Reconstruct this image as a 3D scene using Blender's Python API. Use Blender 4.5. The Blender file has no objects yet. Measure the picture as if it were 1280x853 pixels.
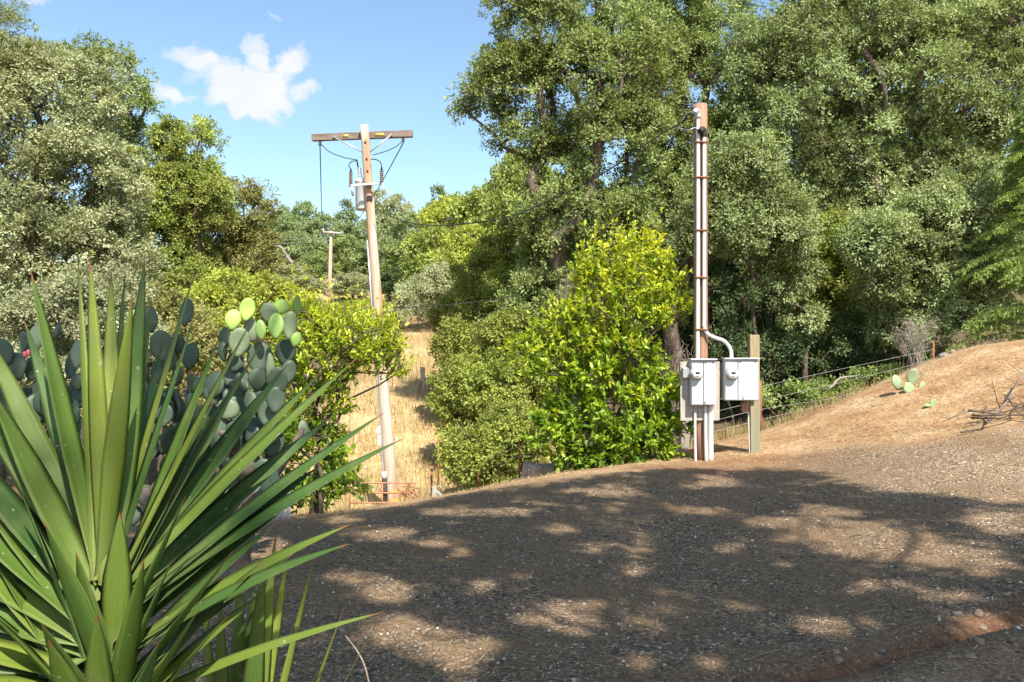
import bpy, math
import numpy as np
from mathutils import Vector

PI = math.pi
F, CU, CV, EYE = 995.6, 640.0, 426.5, 2.0
scene = bpy.context.scene
COL = scene.collection
def RNG(s): return np.random.default_rng(s)
def P(u, v, y):
    return np.array([(u-CU)/F*y, y, EYE-(v-CV)/F*y])
SUN_AZ, SUN_EL = math.radians(23), math.radians(51)
SUN = np.array([math.sin(SUN_AZ)*math.cos(SUN_EL), -math.cos(SUN_AZ)*math.cos(SUN_EL), math.sin(SUN_EL)])

def nrm(a):
    a = np.asarray(a, float)
    return a/np.maximum(np.linalg.norm(a, axis=-1, keepdims=True), 1e-9)

# ------------------------------------------------------------------ mesh helpers
class Acc:
    def __init__(me):
        me.V=[]; me.Q=[]; me.T=[]; me.A={}; me.n=0
    def add(me, V, Q=None, T=None, **att):
        V=np.asarray(V,float).reshape(-1,3)
        me.V.append(V)
        if Q is not None and len(Q): me.Q.append(np.asarray(Q,np.int64).reshape(-1,4)+me.n)
        if T is not None and len(T): me.T.append(np.asarray(T,np.int64).reshape(-1,3)+me.n)
        for k,v in att.items():
            me.A.setdefault(k,[]).append((me.n,np.broadcast_to(np.asarray(v,float),(len(V),))))
        me.n+=len(V)
        return me
WORLD={}
def mk(name, acc, mat, parent=None, origin=None, smooth=True, bevel=0):
    V=np.concatenate(acc.V) if acc.V else np.zeros((0,3))
    if parent is not None: o0=WORLD[parent.name]
    elif origin is not None: o0=np.asarray(origin,float)
    else:
        o0=np.array([V[:,0].mean(),V[:,1].mean(),V[:,2].min()])
    me=bpy.data.meshes.new(name)
    Q=np.concatenate(acc.Q) if acc.Q else np.zeros((0,4),np.int64)
    T=np.concatenate(acc.T) if acc.T else np.zeros((0,3),np.int64)
    me.vertices.add(len(V)); me.vertices.foreach_set('co',(V-o0).astype(np.float32).ravel())
    idx=np.concatenate([Q.ravel(),T.ravel()])
    me.loops.add(len(idx)); me.loops.foreach_set('vertex_index',idx.astype(np.int32))
    st=np.concatenate([np.arange(len(Q))*4, len(Q)*4+np.arange(len(T))*3]).astype(np.int32)
    me.polygons.add(len(st)); me.polygons.foreach_set('loop_start',st)
    me.update(calc_edges=True)
    if smooth: me.polygons.foreach_set('use_smooth',np.ones(len(st),bool))
    for k,l in acc.A.items():
        a=np.zeros(len(V),np.float32)
        for n,v in l: a[n:n+len(v)]=v
        me.attributes.new(k,'FLOAT','POINT').data.foreach_set('value',a)
    me.materials.append(mat)
    ob=bpy.data.objects.new(name,me); COL.objects.link(ob)
    if parent is not None:
        ob.parent=parent; WORLD[ob.name]=o0
    else:
        ob.location=o0; WORLD[ob.name]=o0
    if bevel:
        m=ob.modifiers.new('edge','BEVEL'); m.width=bevel; m.segments=2; m.limit_method='ANGLE'
        me.polygons.foreach_set('use_smooth',np.zeros(len(st),bool))
    return ob
def tag(o,label=None,cat=None,group=None,kind=None):
    if label: o['label']=label
    if cat: o['category']=cat
    if group: o['group']=group
    if kind: o['kind']=kind
    return o
def thing(name,loc,label,cat,group=None):
    o=bpy.data.objects.new(name,None); COL.objects.link(o)
    o.location=loc; o.empty_display_size=.2; WORLD[o.name]=np.asarray(loc,float)
    return tag(o,label,cat,group)

def tube(path, rad, sides=6, cap=True):
    p=np.asarray(path,float); n=len(p); rad=np.broadcast_to(np.asarray(rad,float),(n,))
    t=np.gradient(p,axis=0); t=nrm(t)
    ref=np.array([0,0,1.]) if abs(t[0][2])<.9 else np.array([1.,0,0])
    a=nrm(np.cross(t[0],ref)); A=[a]
    for i in range(1,n):
        a=a-t[i]*np.dot(a,t[i]); a=nrm(a); A.append(a)
    A=np.array(A); B=np.cross(t,A)
    th=np.arange(sides)*2*PI/sides
    V=(p[:,None]+rad[:,None,None]*(np.cos(th)[None,:,None]*A[:,None]+np.sin(th)[None,:,None]*B[:,None])).reshape(-1,3)
    i=np.arange(n-1)[:,None]*sides; j=np.arange(sides)[None]; k=(j+1)%sides
    Q=np.stack([i+j,i+k,i+sides+k,i+sides+j],-1).reshape(-1,4)
    T=[]
    if cap:
        V=np.vstack([V,p[0],p[-1]]); c0=n*sides
        T=[[c0,(q+1)%sides,q] for q in range(sides)]+[[c0+1,(n-1)*sides+q,(n-1)*sides+(q+1)%sides] for q in range(sides)]
    return V,Q,T
def frame(ax,roll=0):
    z=nrm(ax); r=np.array([0,0,1.]) if abs(z[2])<.95 else np.array([0,1.,0])
    x=nrm(np.cross(r,z)); y=np.cross(z,x)
    return np.array([x*math.cos(roll)+y*math.sin(roll),-x*math.sin(roll)+y*math.cos(roll),z])
def box(c,s,R=None):
    s=np.asarray(s,float)/2
    V=np.array([[x,y,z] for x in(-1,1) for y in(-1,1) for z in(-1,1)],float)*s
    if R is not None: V=V@np.asarray(R)
    Q=[[0,1,3,2],[4,6,7,5],[0,4,5,1],[2,3,7,6],[0,2,6,4],[1,5,7,3]]
    return V+np.asarray(c),Q
def beam(a,b,w,d,acc=None):
    """square bar from a to b"""
    a=np.asarray(a,float); b=np.asarray(b,float); z=nrm(b-a)
    x=np.array([1.,0,0]) if abs(z[0])<.8 else np.array([0,0,1.])
    x=nrm(x-z*np.dot(x,z)); y=np.cross(z,x)
    return box((a+b)/2,(w,d,np.linalg.norm(b-a)),np.array([x,y,z]))
def bez(a,b,c,n):
    t=np.linspace(0,1,n)[:,None]
    return (1-t)**2*a+2*t*(1-t)*b+t*t*c
def smooth_path(pts,k=4):
    p=np.asarray(pts,float)
    out=[]
    q=np.vstack([2*p[0]-p[1],p,2*p[-1]-p[-2]])
    for i in range(1,len(q)-2):
        for t in np.linspace(0,1,k,endpoint=False):
            out.append(.5*((2*q[i])+(-q[i-1]+q[i+1])*t+(2*q[i-1]-5*q[i]+4*q[i+1]-q[i+2])*t*t+(-q[i-1]+3*q[i]-3*q[i+1]+q[i+2])*t**3))
    out.append(p[-1]); return np.array(out)

# value noise in 2d
_perm=RNG(7).random((256,256))
def vnoise(x,y):
    xi=np.floor(x).astype(int); yi=np.floor(y).astype(int); fx=x-xi; fy=y-yi
    fx=fx*fx*(3-2*fx); fy=fy*fy*(3-2*fy)
    g=lambda a,b:_perm[a%256,b%256]
    return (g(xi,yi)*(1-fx)+g(xi+1,yi)*fx)*(1-fy)+(g(xi,yi+1)*(1-fx)+g(xi+1,yi+1)*fx)*fy
def fbm(x,y,o=3):
    s=0;a=.5
    for i in range(o):
        s=s+a*vnoise(x*2**i+17*i,y*2**i+31*i); a/=2
    return s
def sstep(a,b,x):
    t=np.clip((x-a)/(b-a),0,1); return t*t*(3-2*t)

# ------------------------------------------------------------------ materials
def nt(name):
    m=bpy.data.materials.new(name); m.use_nodes=True
    t=m.node_tree; t.nodes.clear()
    return m,t
class N:
    def __init__(s,t): s.t=t
    def __call__(s,typ,ins=None,**kw):
        n=s.t.nodes.new(typ)
        for k,v in kw.items(): setattr(n,k,v)
        for k,v in (ins or {}).items():
            sock=n.inputs[k]
            if isinstance(v,bpy.types.NodeSocket): s.t.links.new(v,sock)
            else: sock.default_value=v
        return n
    def ramp(s,fac,stops,interp='LINEAR'):
        n=s.t.nodes.new('ShaderNodeValToRGB'); r=n.color_ramp; r.interpolation=interp
        while len(r.elements)<len(stops): r.elements.new(.5)
        for e,(p,c) in zip(r.elements,stops):
            e.position=p; e.color=(*c,1) if len(c)==3 else c
        s.t.links.new(fac,n.inputs[0]); return n.outputs[0]
    def mix(s,f,a,b,mode='MIX'):
        n=s.t.nodes.new('ShaderNodeMix'); n.data_type='RGBA'; n.blend_type=mode
        for i,v in ((0,f),(6,a),(7,b)):
            if isinstance(v,bpy.types.NodeSocket): s.t.links.new(v,n.inputs[i])
            else: n.inputs[i].default_value=v if i==0 else ((*v,1) if len(v)==3 else v)
        return n.outputs[2]
    def math(s,op,a,b=0.0,clamp=False):
        n=s.t.nodes.new('ShaderNodeMath'); n.operation=op; n.use_clamp=clamp
        for i,v in ((0,a),(1,b)):
            if isinstance(v,bpy.types.NodeSocket): s.t.links.new(v,n.inputs[i])
            else: n.inputs[i].default_value=v
        return n.outputs[0]
    def noise(s,vec,scale,detail=3,rough=.55,out=0):
        n=s('ShaderNodeTexNoise',{'Vector':vec,'Scale':scale,'Detail':detail,'Roughness':rough}); return n.outputs[out]
    def attr(s,name): return s('ShaderNodeAttribute',attribute_name=name).outputs['Fac']
    def scl(s,vec,v): return s('ShaderNodeMapping',{'Vector':vec,'Scale':v}).outputs[0]
    def out(s,sh): s('ShaderNodeOutputMaterial',{'Surface':sh})

def leaf_mat(name,c0,c1,c2,hue=None,transl=.3,rough=.55,spec=.2,nscale=.5,bright=2.05):
    m,t=nt(name); n=N(t)
    c0,c1,c2=[tuple(k*bright for k in q) for q in (c0,c1,c2)]
    tint=n.attr('tint'); co=n('ShaderNodeTexCoord').outputs['Object']
    c=n.ramp(tint,[(0,c0),(.5,c1),(1,c2)])
    if hue:
        nz=n.noise(co,nscale,3,.6)
        c=n.mix(n.math('MULTIPLY',n.ramp(nz,[(.4,(0,0,0)),(.65,(1,1,1))]),.75),c,hue)
    p=n('ShaderNodeBsdfPrincipled',{'Base Color':c,'Roughness':rough,'Specular IOR Level':spec})
    tc=n.mix(1.0,c,(1.25,1.2,.55),'MULTIPLY')
    tr=n('ShaderNodeBsdfTranslucent',{'Color':tc})
    n.out(n('ShaderNodeMixShader',{0:transl,1:p.outputs[0],2:tr.outputs[0]}).outputs[0])
    return m
def rough_mat(name,ca,cb,scale=4,stretch=(1,1,1),rough=.85,spec=.2,bump=.3,metal=0,cc=None,cscale=1.2,cpos=(.55,.68)):
    m,t=nt(name); n=N(t); co=n('ShaderNodeTexCoord').outputs['Object']
    v=n.scl(co,stretch)
    nz=n.noise(v,scale,6,.65)
    c=n.mix(n.ramp(nz,[(.35,(0,0,0)),(.65,(1,1,1))]),ca,cb)
    if cc: c=n.mix(n.ramp(n.noise(v,cscale,4,.6),[(cpos[0],(0,0,0)),(cpos[1],(1,1,1))]),c,cc)
    b=n('ShaderNodeBump',{'Strength':bump,'Distance':.02,'Height':nz})
    p=n('ShaderNodeBsdfPrincipled',{'Base Color':c,'Roughness':rough,'Specular IOR Level':spec,'Metallic':metal,'Normal':b.outputs[0]})
    n.out(p.outputs[0]); return m

M={}
M['sage']=leaf_mat('sage_leaf',(.138,.155,.085),(.203,.22,.125),(.285,.297,.185),(.165,.18,.065),.28)
M['sagepale']=leaf_mat('pale_sage_leaf',(.17,.185,.11),(.25,.265,.16),(.33,.34,.23),(.2,.21,.1),.25,bright=1.65)
M['oakgreen']=leaf_mat('oak_leaf',(.09,.122,.042),(.145,.18,.066),(.205,.242,.10),(.15,.168,.04),.28)
M['oakgrey']=leaf_mat('grey_oak_leaf',(.108,.138,.06),(.163,.2,.092),(.23,.264,.132),(.165,.178,.055),.28)
M['olive']=leaf_mat('olive_leaf',(.095,.123,.026),(.15,.183,.044),(.215,.245,.075),(.165,.16,.04),.3,bright=2.3)
M['brownolive']=leaf_mat('brown_olive_leaf',(.10,.10,.03),(.15,.145,.05),(.21,.19,.08),(.14,.16,.05),.28,bright=2.3)
M['yellow']=leaf_mat('yellow_green_leaf',(.145,.17,.028),(.225,.255,.043),(.30,.325,.07),(.2,.2,.05),.32,bright=2.0)
M['hedge']=leaf_mat('hedge_leaf',(.105,.132,.028),(.17,.2,.042),(.245,.265,.065),(.16,.16,.045),.3,bright=1.9)
M['dark']=leaf_mat('dark_leaf',(.045,.075,.03),(.075,.115,.045),(.115,.16,.065),(.08,.09,.03),.25,bright=1.3)  # dark foliage; on the shrubs under the oaks it stands for shade
M['pine']=leaf_mat('pine_needle',(.08,.11,.05),(.12,.155,.08),(.17,.20,.11),(.12,.14,.06),.2)
M['far']=leaf_mat('far_leaf',(.09,.125,.06),(.14,.18,.085),(.20,.235,.115),(.16,.18,.06),.28)
M['cedar']=leaf_mat('cedar_needle',(.13,.19,.04),(.22,.30,.075),(.32,.40,.13),None,.25,bright=1.3)
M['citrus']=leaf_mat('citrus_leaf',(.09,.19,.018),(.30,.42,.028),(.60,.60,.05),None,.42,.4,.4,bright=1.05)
M['bramble']=leaf_mat('bramble_leaf',(.07,.11,.03),(.12,.17,.045),(.2,.25,.08),(.16,.14,.06),.3)
M['bark']=rough_mat('oak_bark',(.07,.05,.035),(.16,.125,.095),6,(1,1,.35),bump=.6)
M['greybark']=rough_mat('grey_bark',(.13,.105,.085),(.28,.24,.2),6,(1,1,.35),bump=.6)
M['twig']=rough_mat('dead_twig',(.2,.16,.13),(.36,.3,.25),12,bump=.2)
M['polewood']=rough_mat('weathered_pole_wood',(.44,.34,.26),(.57,.49,.41),5,(3,3,.25),bump=.5,cc=(.40,.22,.12),cscale=1.1,cpos=(.47,.64))
M['armwood']=rough_mat('crossarm_wood',(.12,.085,.065),(.27,.21,.165),7,(.3,3,3),bump=.5)
M['brownwood']=rough_mat('brown_post_wood',(.25,.135,.085),(.36,.215,.145),8,(3,3,.2),bump=.4)
M['greywood']=rough_mat('grey_board_wood',(.3,.26,.21),(.48,.44,.38),8,(3,3,.25),bump=.5)
M['postwood']=rough_mat('treated_post_wood',(.27,.195,.105),(.38,.29,.17),8,(3,3,.2),bump=.5,cc=(.22,.22,.15),cscale=1.3,cpos=(.45,.6))
M['white']=rough_mat('white_conduit',(.55,.535,.5),(.62,.61,.585),5,(1,1,.4),rough=.45,spec=.4,bump=.05)
M['boxpaint']=rough_mat('white_box_paint',(.48,.485,.49),(.56,.565,.57),4,(1,1,.5),rough=.5,spec=.35,bump=.06,cc=(.36,.32,.27),cscale=3.5,cpos=(.6,.85))
M['galv']=rough_mat('galvanized_metal',(.42,.43,.44),(.58,.59,.6),9,rough=.45,metal=.6,bump=.05)
M['rust']=rough_mat('rusty_steel',(.2,.07,.035),(.34,.14,.07),20,rough=.8,bump=.2)
M['rail']=rough_mat('rusty_gate_pipe',(.33,.14,.08),(.45,.22,.13),14,rough=.7,bump=.1)
M['black']=rough_mat('black_rubber',(.012,.012,.013),(.03,.03,.03),20,rough=.5,bump=.05)
M['tagplate']=rough_mat('dark_tag',(.02,.018,.016),(.06,.05,.045),30,rough=.6,bump=.1)
M['yellowtag']=rough_mat('yellow_tag',(.42,.31,.06),(.52,.4,.12),18,rough=.6,bump=.05)
M['insul']=rough_mat('brown_porcelain',(.12,.07,.045),(.2,.12,.08),10,rough=.25,spec=.6,bump=0)
M['paleinsul']=rough_mat('grey_porcelain',(.45,.43,.4),(.55,.53,.5),10,rough=.3,spec=.5,bump=0)
M['wire']=rough_mat('dark_wire',(.02,.02,.02),(.05,.05,.05),10,rough=.6,bump=0)
M['steelwire']=rough_mat('fence_wire',(.3,.27,.24),(.45,.42,.38),10,rough=.5,metal=.5,bump=0)
M['picket']=rough_mat('white_picket_paint',(.7,.69,.66),(.8,.79,.77),6,(1,1,.4),rough=.6,bump=.1)
M['rock']=rough_mat('tan_rock',(.2,.135,.09),(.34,.26,.19),7,rough=.9,bump=.6)
M['greyrock']=rough_mat('grey_rock',(.15,.135,.12),(.28,.255,.23),7,rough=.9,bump=.6)
M['stump']=rough_mat('stump_wood',(.25,.18,.12),(.42,.34,.26),7,(1,1,.4),bump=.6)
def glass_mat():
    m,t=nt('meter_glass'); n=N(t)
    p=n('ShaderNodeBsdfPrincipled',{'Base Color':(.75,.77,.78,1),'Roughness':.08,'Specular IOR Level':.6,'Coat Weight':.5})
    n.out(p.outputs[0]); return m
M['glass']=glass_mat()

def yucca_mat():
    m,t=nt('yucca_leaf'); n=N(t); co=n('ShaderNodeTexCoord').outputs['Object']
    s=n.attr('s'); a=n.attr('a'); tint=n.attr('tint')
    st=n('ShaderNodeCombineXYZ',{'X':n.math('MULTIPLY',a,26.),'Y':n.math('MULTIPLY',s,2.2),'Z':n.math('MULTIPLY',tint,50)}).outputs[0]
    nz=n.noise(st,1.0,3,.6)
    c=n.ramp(tint,[(0,(.045,.105,.03)),(.5,(.09,.155,.026)),(1,(.205,.26,.04))])
    c=n.mix(n.ramp(nz,[(.35,(0,0,0)),(.7,(1,1,1))]),c,n.mix(1.,c,(1.35,1.3,1.15),'MULTIPLY'))
    blotch=n.ramp(n.noise(co,9,4,.6),[(.5,(0,0,0)),(.72,(1,1,1))])
    c=n.mix(n.math('MULTIPLY',blotch,.45),c,(.2,.24,.08))
    base=n.ramp(s,[(0,(.6,.6,.6)),(.3,(0,0,0))])
    c=n.mix(base,c,(.26,.31,.11))
    spots=n.ramp(n.noise(co,70,1,.5),[(.73,(0,0,0)),(.77,(1,1,1))])
    c=n.mix(n.math('MULTIPLY',spots,.5),c,(.5,.5,.36))
    tip=n.ramp(n.math('ADD',s,n.math('MULTIPLY',tint,.02)),[(.955,(0,0,0)),(.98,(1,1,1))])
    c=n.mix(tip,c,(.28,.12,.05))
    edge=n.ramp(n.math('ABSOLUTE',n.math('SUBTRACT',a,.5)),[(.455,(0,0,0)),(.49,(1,1,1))])
    c=n.mix(n.math('MULTIPLY',edge,.6),c,(.3,.33,.12))
    b=n('ShaderNodeBump',{'Strength':.25,'Distance':.004,'Height':nz})
    rr=n.math('ADD',.40,n.math('MULTIPLY',nz,.25))
    p=n('ShaderNodeBsdfPrincipled',{'Base Color':c,'Roughness':rr,'Specular IOR Level':.38,'Normal':b.outputs[0]})
    tr=n('ShaderNodeBsdfTranslucent',{'Color':n.mix(1.,c,(1.3,1.35,.5),'MULTIPLY')})
    n.out(n('ShaderNodeMixShader',{0:.22,1:p.outputs[0],2:tr.outputs[0]}).outputs[0]); return m
M['yucca']=yucca_mat()
def pad_mat():
    m,t=nt('cactus_pad'); n=N(t); co=n('ShaderNodeTexCoord').outputs['Object']
    tint=n.attr('tint'); uu=n.attr('s'); vv=n.attr('a')
    c=n.ramp(tint,[(0,(.036,.058,.04)),(.45,(.07,.102,.062)),(.75,(.25,.31,.18)),(.9,(.22,.35,.085)),(1,(.40,.56,.12))])  # bright stops serve pads meant as sunlit, dark stops the shaded ones
    nz=n.noise(co,7,5,.65)
    c=n.mix(n.math('MULTIPLY',n.ramp(nz,[(.4,(0,0,0)),(.7,(1,1,1))]),.5),c,n.mix(1.,c,(1.35,1.3,1.2),'MULTIPLY'))
    # areole lattice
    x=n.math('MULTIPLY',uu,9.); y=n.math('MULTIPLY',vv,9.)
    vor=n('ShaderNodeTexVoronoi',{'Vector':n('ShaderNodeCombineXYZ',{'X':x,'Y':y}).outputs[0],'Scale':1.,'Randomness':.35})
    dot=n.ramp(vor.outputs['Distance'],[(.12,(1,1,1)),(.22,(0,0,0))])
    c=n.mix(n.math('MULTIPLY',dot,.85),c,(.09,.08,.05))
    scar=n.ramp(n.noise(co,16,3,.6),[(.66,(0,0,0)),(.72,(1,1,1))])
    c=n.mix(n.math('MULTIPLY',scar,.5),c,(.3,.25,.16))
    hgt=n.mix(.5,nz,n.math('SUBTRACT',1.,dot))
    b=n('ShaderNodeBump',{'Strength':.35,'Distance':.01,'Height':hgt})
    p=n('ShaderNodeBsdfPrincipled',{'Base Color':c,'Roughness':.5,'Specular IOR Level':.35,'Normal':b.outputs[0]})
    n.out(p.outputs[0]); return m
M['pad']=pad_mat()
M['fruit']=rough_mat('cactus_fruit',(.3,.06,.09),(.4,.1,.12),14,rough=.5,bump=.1)
M['cactuswood']=rough_mat('cactus_trunk',(.085,.065,.05),(.17,.14,.11),9,bump=.6)

def ground_mat():
    m,t=nt('ground_soil'); n=N(t); co=n('ShaderNodeTexCoord').outputs['Object']
    grav=n.attr('gravel'); dirt=n.attr('dirt'); red=n.attr('red'); grass=n.attr('grass'); wood=n.attr('wood')
    warp=n.mix(.03,co,n.noise(co,3,2,.5,1))
    # gravel: two sizes of stones
    def stones(scale):
        v=n('ShaderNodeTexVoronoi',{'Vector':warp,'Scale':scale,'Randomness':1.})
        rnd=n('ShaderNodeSeparateColor',{'Color':v.outputs['Color']}).outputs
        return v,rnd
    v1,r1=stones(40.); v2,r2=stones(95.)
    stone_ramp=[(0,(.035,.027,.02)),(.35,(.075,.058,.042)),(.6,(.125,.094,.066)),(.82,(.19,.145,.1)),(.95,(.28,.225,.16)),(1,(.5,.43,.34))]
    s1=n.ramp(r1[0],stone_ramp); s2=n.ramp(r2[0],stone_ramp)
    patch=n.noise(co,.9,5,.65)
    big=n.ramp(n.noise(co,5,3,.6),[(.42,(0,0,0)),(.62,(1,1,1))])
    gc=n.mix(big,s2,s1)
    finec=n.ramp(n.noise(co,40,6,.7),[(.3,(.06,.042,.028)),(.5,(.14,.098,.062)),(.72,(.25,.18,.115))])
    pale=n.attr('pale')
    gc=n.mix(1.,gc,n.mix(pale,(1.36,1.24,1.11),(2.1,1.92,1.72)),'MULTIPLY')  # drive's sunlit side coloured lighter, shaded centre darker, to deepen the contrast
    finec=n.mix(1.,finec,(1.42,1.28,1.1),'MULTIPLY')
    gc=n.mix(n.ramp(patch,[(.42,(0,0,0)),(.66,(.8,.8,.8))]),gc,finec)
    # dirt with straw
    fib=n.noise(n.scl(warp,(60,14,30)),1.,4,.65); fib2=n.noise(n.scl(warp,(16,70,30)),1.,4,.65)
    dn=n.noise(co,1.6,6,.65)
    dc=n.ramp(dn,[(.32,(.235,.12,.05)),(.5,(.365,.222,.105)),(.68,(.455,.335,.2))])
    dc=n.mix(n.ramp(n.math('MAXIMUM',fib,fib2),[(.56,(0,0,0)),(.7,(1,1,1))]),dc,(.52,.4,.25))
    dc=n.mix(n.ramp(n.noise(co,14,6,.75),[(.36,(.85,.85,.85)),(.52,(0,0,0))]),dc,(.15,.085,.045))
    rc=n.ramp(n.noise(co,9,5,.7),[(.3,(.09,.036,.017)),(.55,(.17,.07,.032)),(.8,(.27,.135,.075))])
    grc=n.ramp(n.noise(n.scl(co,(3,1.2,1)),1.2,6,.7),[(.3,(.33,.215,.095)),(.5,(.42,.3,.145)),(.7,(.5,.385,.21))])
    wc=n.ramp(n.noise(co,3,5,.7),[(.3,(.06,.042,.025)),(.7,(.15,.11,.07))])
    jit=n.math('MULTIPLY',n.math('SUBTRACT',n.noise(co,2.3,5,.7),.5),.9)
    def msk(a): return n.math('ADD',a,n.math('MULTIPLY',jit,n.math('MULTIPLY',n.math('MULTIPLY',a,n.math('SUBTRACT',1.,a)),4.)),True)
    c=n.mix(msk(grass),gc,grc); c=n.mix(msk(dirt),c,dc); c=n.mix(msk(wood),c,wc); c=n.mix(msk(red),c,rc)
    h=n.mix(grav,n.noise(co,25,5,.7),n.math('SUBTRACT',1.,n.math('ADD',n.math('MULTIPLY',v1.outputs[0],.7),n.math('MULTIPLY',v2.outputs[0],.4))))
    b=n('ShaderNodeBump',{'Strength':.9,'Distance':.02,'Height':h})
    p=n('ShaderNodeBsdfPrincipled',{'Base Color':c,'Roughness':.9,'Specular IOR Level':.2,'Normal':b.outputs[0]})
    n.out(p.outputs[0]); return m
M['ground']=ground_mat()
def tint_mat(name,stops,rough=.85,transl=0):
    m,t=nt(name); n=N(t); c=n.ramp(n.attr('tint'),stops)
    p=n('ShaderNodeBsdfPrincipled',{'Base Color':c,'Roughness':rough,'Specular IOR Level':.25})
    if transl:
        tr=n('ShaderNodeBsdfTranslucent',{'Color':c}); n.out(n('ShaderNodeMixShader',{0:transl,1:p.outputs[0],2:tr.outputs[0]}).outputs[0])
    else: n.out(p.outputs[0])
    return m
M['pebble']=tint_mat('pebble',[(0,(.06,.055,.05)),(.4,(.15,.125,.1)),(.75,(.28,.24,.19)),(.93,(.42,.37,.3)),(1,(.62,.58,.52))])
M['straw']=tint_mat('straw',[(0,(.22,.13,.06)),(.5,(.42,.3,.16)),(1,(.6,.49,.31))],.8,.2)
M['deadleaf']=tint_mat('dead_leaf',[(0,(.13,.07,.035)),(.6,(.26,.16,.085)),(1,(.4,.29,.17))],.8,.15)
M['drygrass']=tint_mat('dry_grass',[(0,(.29,.19,.08)),(.5,(.43,.32,.155)),(.9,(.54,.44,.25)),(1,(.3,.31,.1))],.75,.3)

# ------------------------------------------------------------------ terrain
def at(u,v,y):
    p=P(u,v,y); return (p[0],p[1],p[2])
CP=[ # near driveway
 (0,-8,0),(7,-8,.3),(-8,-8,-.1),(10,0,.9),(5,0,.15),(-4,0,0),(0,1,0),(-8,3,-.15),(14,-6,1.2),
 at(640,853,4.67),at(400,853,4.67),(-3.2,5,-.02),at(1000,853,4.7),at(1280,853,4.5),
 at(640,700,7.3),at(400,720,6.8),at(900,700,7.4),at(1100,640,8.6),at(1280,640,8.0),at(900,640,9.3),
 at(1280,540,11),at(1100,560,12),at(1000,590,11.6),at(1180,500,13.5),at(1400,520,11),(12,8,1.6),
 at(240,655,10),at(380,650,10.3),at(500,633,11),at(640,605,11.8),at(760,585,12.5),at(870,577,13),at(950,567,13.3),
 at(1000,545,14),at(1090,490,15),at(1150,458,15.5),at(1200,436,15.8),at(1280,431,16),at(1400,425,16),(20,14,2.3),
 (-7,9,-.4),(-10,9,-.7),(-6,6.5,-.15),
 # behind the crest
 at(870,557,15.0),at(920,547,15.5),(2.2,15.5,-.35),(1,16,-1.0),
 (7,18,.1),(10,19,.6),(13,20,.5),(4.5,18,-.5),
 (-2.95,19.5,-2.2),(-1,17.5,-1.6),(-1,20,-1.75),(-5.5,15,-1.5),(-6,19,-2),(-9,14,-1.2),(-12,20,-.9),(-13,30,2),
 (-3.5,28,-.6),(-4,35,.6),(-5,43,2),(-6.3,50,3.36),(-14,62,5.3),(0,50,4.2),(10,50,5.2),(20,50,6.5),(3,30,-.3),(10,30,.6),(15,24,.2),
 (4,22,-1.3),(9,23,-.8),(20,20,1.2),(28,30,2.5),(-20,50,5),(-30,30,4),(-25,15,0),
 (-15,80,8.5),(10,80,10),(40,80,12),(-50,80,10),(0,120,13),(60,120,14),(-60,120,13),
 (150,150,14),(-150,150,14),(0,190,14),(150,0,8),(-150,0,2),(-60,-40,0),(60,-40,5),(0,-60,0),(-40,5,-.5),(40,5,5),
]
CP=np.array(CP,float)
def _k(r2): return .5*r2*np.log(np.maximum(r2,1e-9))
_n=len(CP); _X=CP[:,:2]/20
_K=_k(((_X[:,None]-_X[None])**2).sum(-1))+np.eye(_n)*2e-4
_Pm=np.hstack([np.ones((_n,1)),_X])
_sol=np.linalg.solve(np.block([[_K,_Pm],[_Pm.T,np.zeros((3,3))]]),np.concatenate([CP[:,2],np.zeros(3)]))
def H0(x,y):
    x=np.asarray(x,float); y=np.asarray(y,float); sh=np.broadcast(x,y).shape
    q=np.stack([np.broadcast_to(x,sh).ravel(),np.broadcast_to(y,sh).ravel()],1)/20
    out=np.empty(len(q))
    for i in range(0,len(q),20000):
        a=q[i:i+20000]
        out[i:i+20000]=_k(((a[:,None]-_X[None])**2).sum(-1))@_sol[:_n]+_sol[_n]+a@_sol[_n+1:]
    return out.reshape(sh)
GUT=np.array([(-.6,3.6),(.6,4.2),(1.45,4.72),(2.4,5.0),(3.6,5.55),(4.9,6.15),(7,7.0)])
def gut_dist(x,y):
    d=np.full(np.broadcast(x,y).shape,9.); side=np.zeros_like(d)
    for a,b in zip(GUT[:-1],GUT[1:]):
        ab=b-a; L=ab@ab
        t=np.clip(((x-a[0])*ab[0]+(y-a[1])*ab[1])/L,0,1)
        dx=x-a[0]-t*ab[0]; dy=y-a[1]-t*ab[1]; dd=np.hypot(dx,dy)
        s=np.sign(ab[0]*dy-ab[1]*dx)
        m=dd<d; d=np.where(m,dd,d); side=np.where(m,s,side)
    return d,side
def H(x,y):
    x=np.asarray(x,float); y=np.asarray(y,float)
    z=H0(x,y)
    near=1-sstep(25,45,np.hypot(x,y-8))
    z=z+(fbm(x*1.3,y*1.3,3)-.44)*.07*near+(fbm(x*6,y*6,2)-.37)*.018*near
    z=z+(fbm(x*.22+9,y*.22,3)-.44)*.9*sstep(24,60,y)
    d,s=gut_dist(x+.12*(vnoise(x*3,y*3)-.5),y+.2*(vnoise(x*2+5,y*2)-.5))
    z=z-.10*np.exp(-(d/.13)**2)+.06*np.exp(-(d/.45)**2)*(s<0)
    return z
def hit(u,v,y0=2.5,y1=90):
    ys=np.linspace(y0,y1,2500); x=(u-CU)/F*ys; zr=EYE-(v-CV)/F*ys
    g=H(x,ys); k=np.nonzero(g>=zr)[0]
    i=k[0] if len(k) else len(ys)-1
    return np.array([x[i],ys[i],g[i]])
def gz(x,y): return float(H(np.array([x]),np.array([y]))[0])

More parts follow.
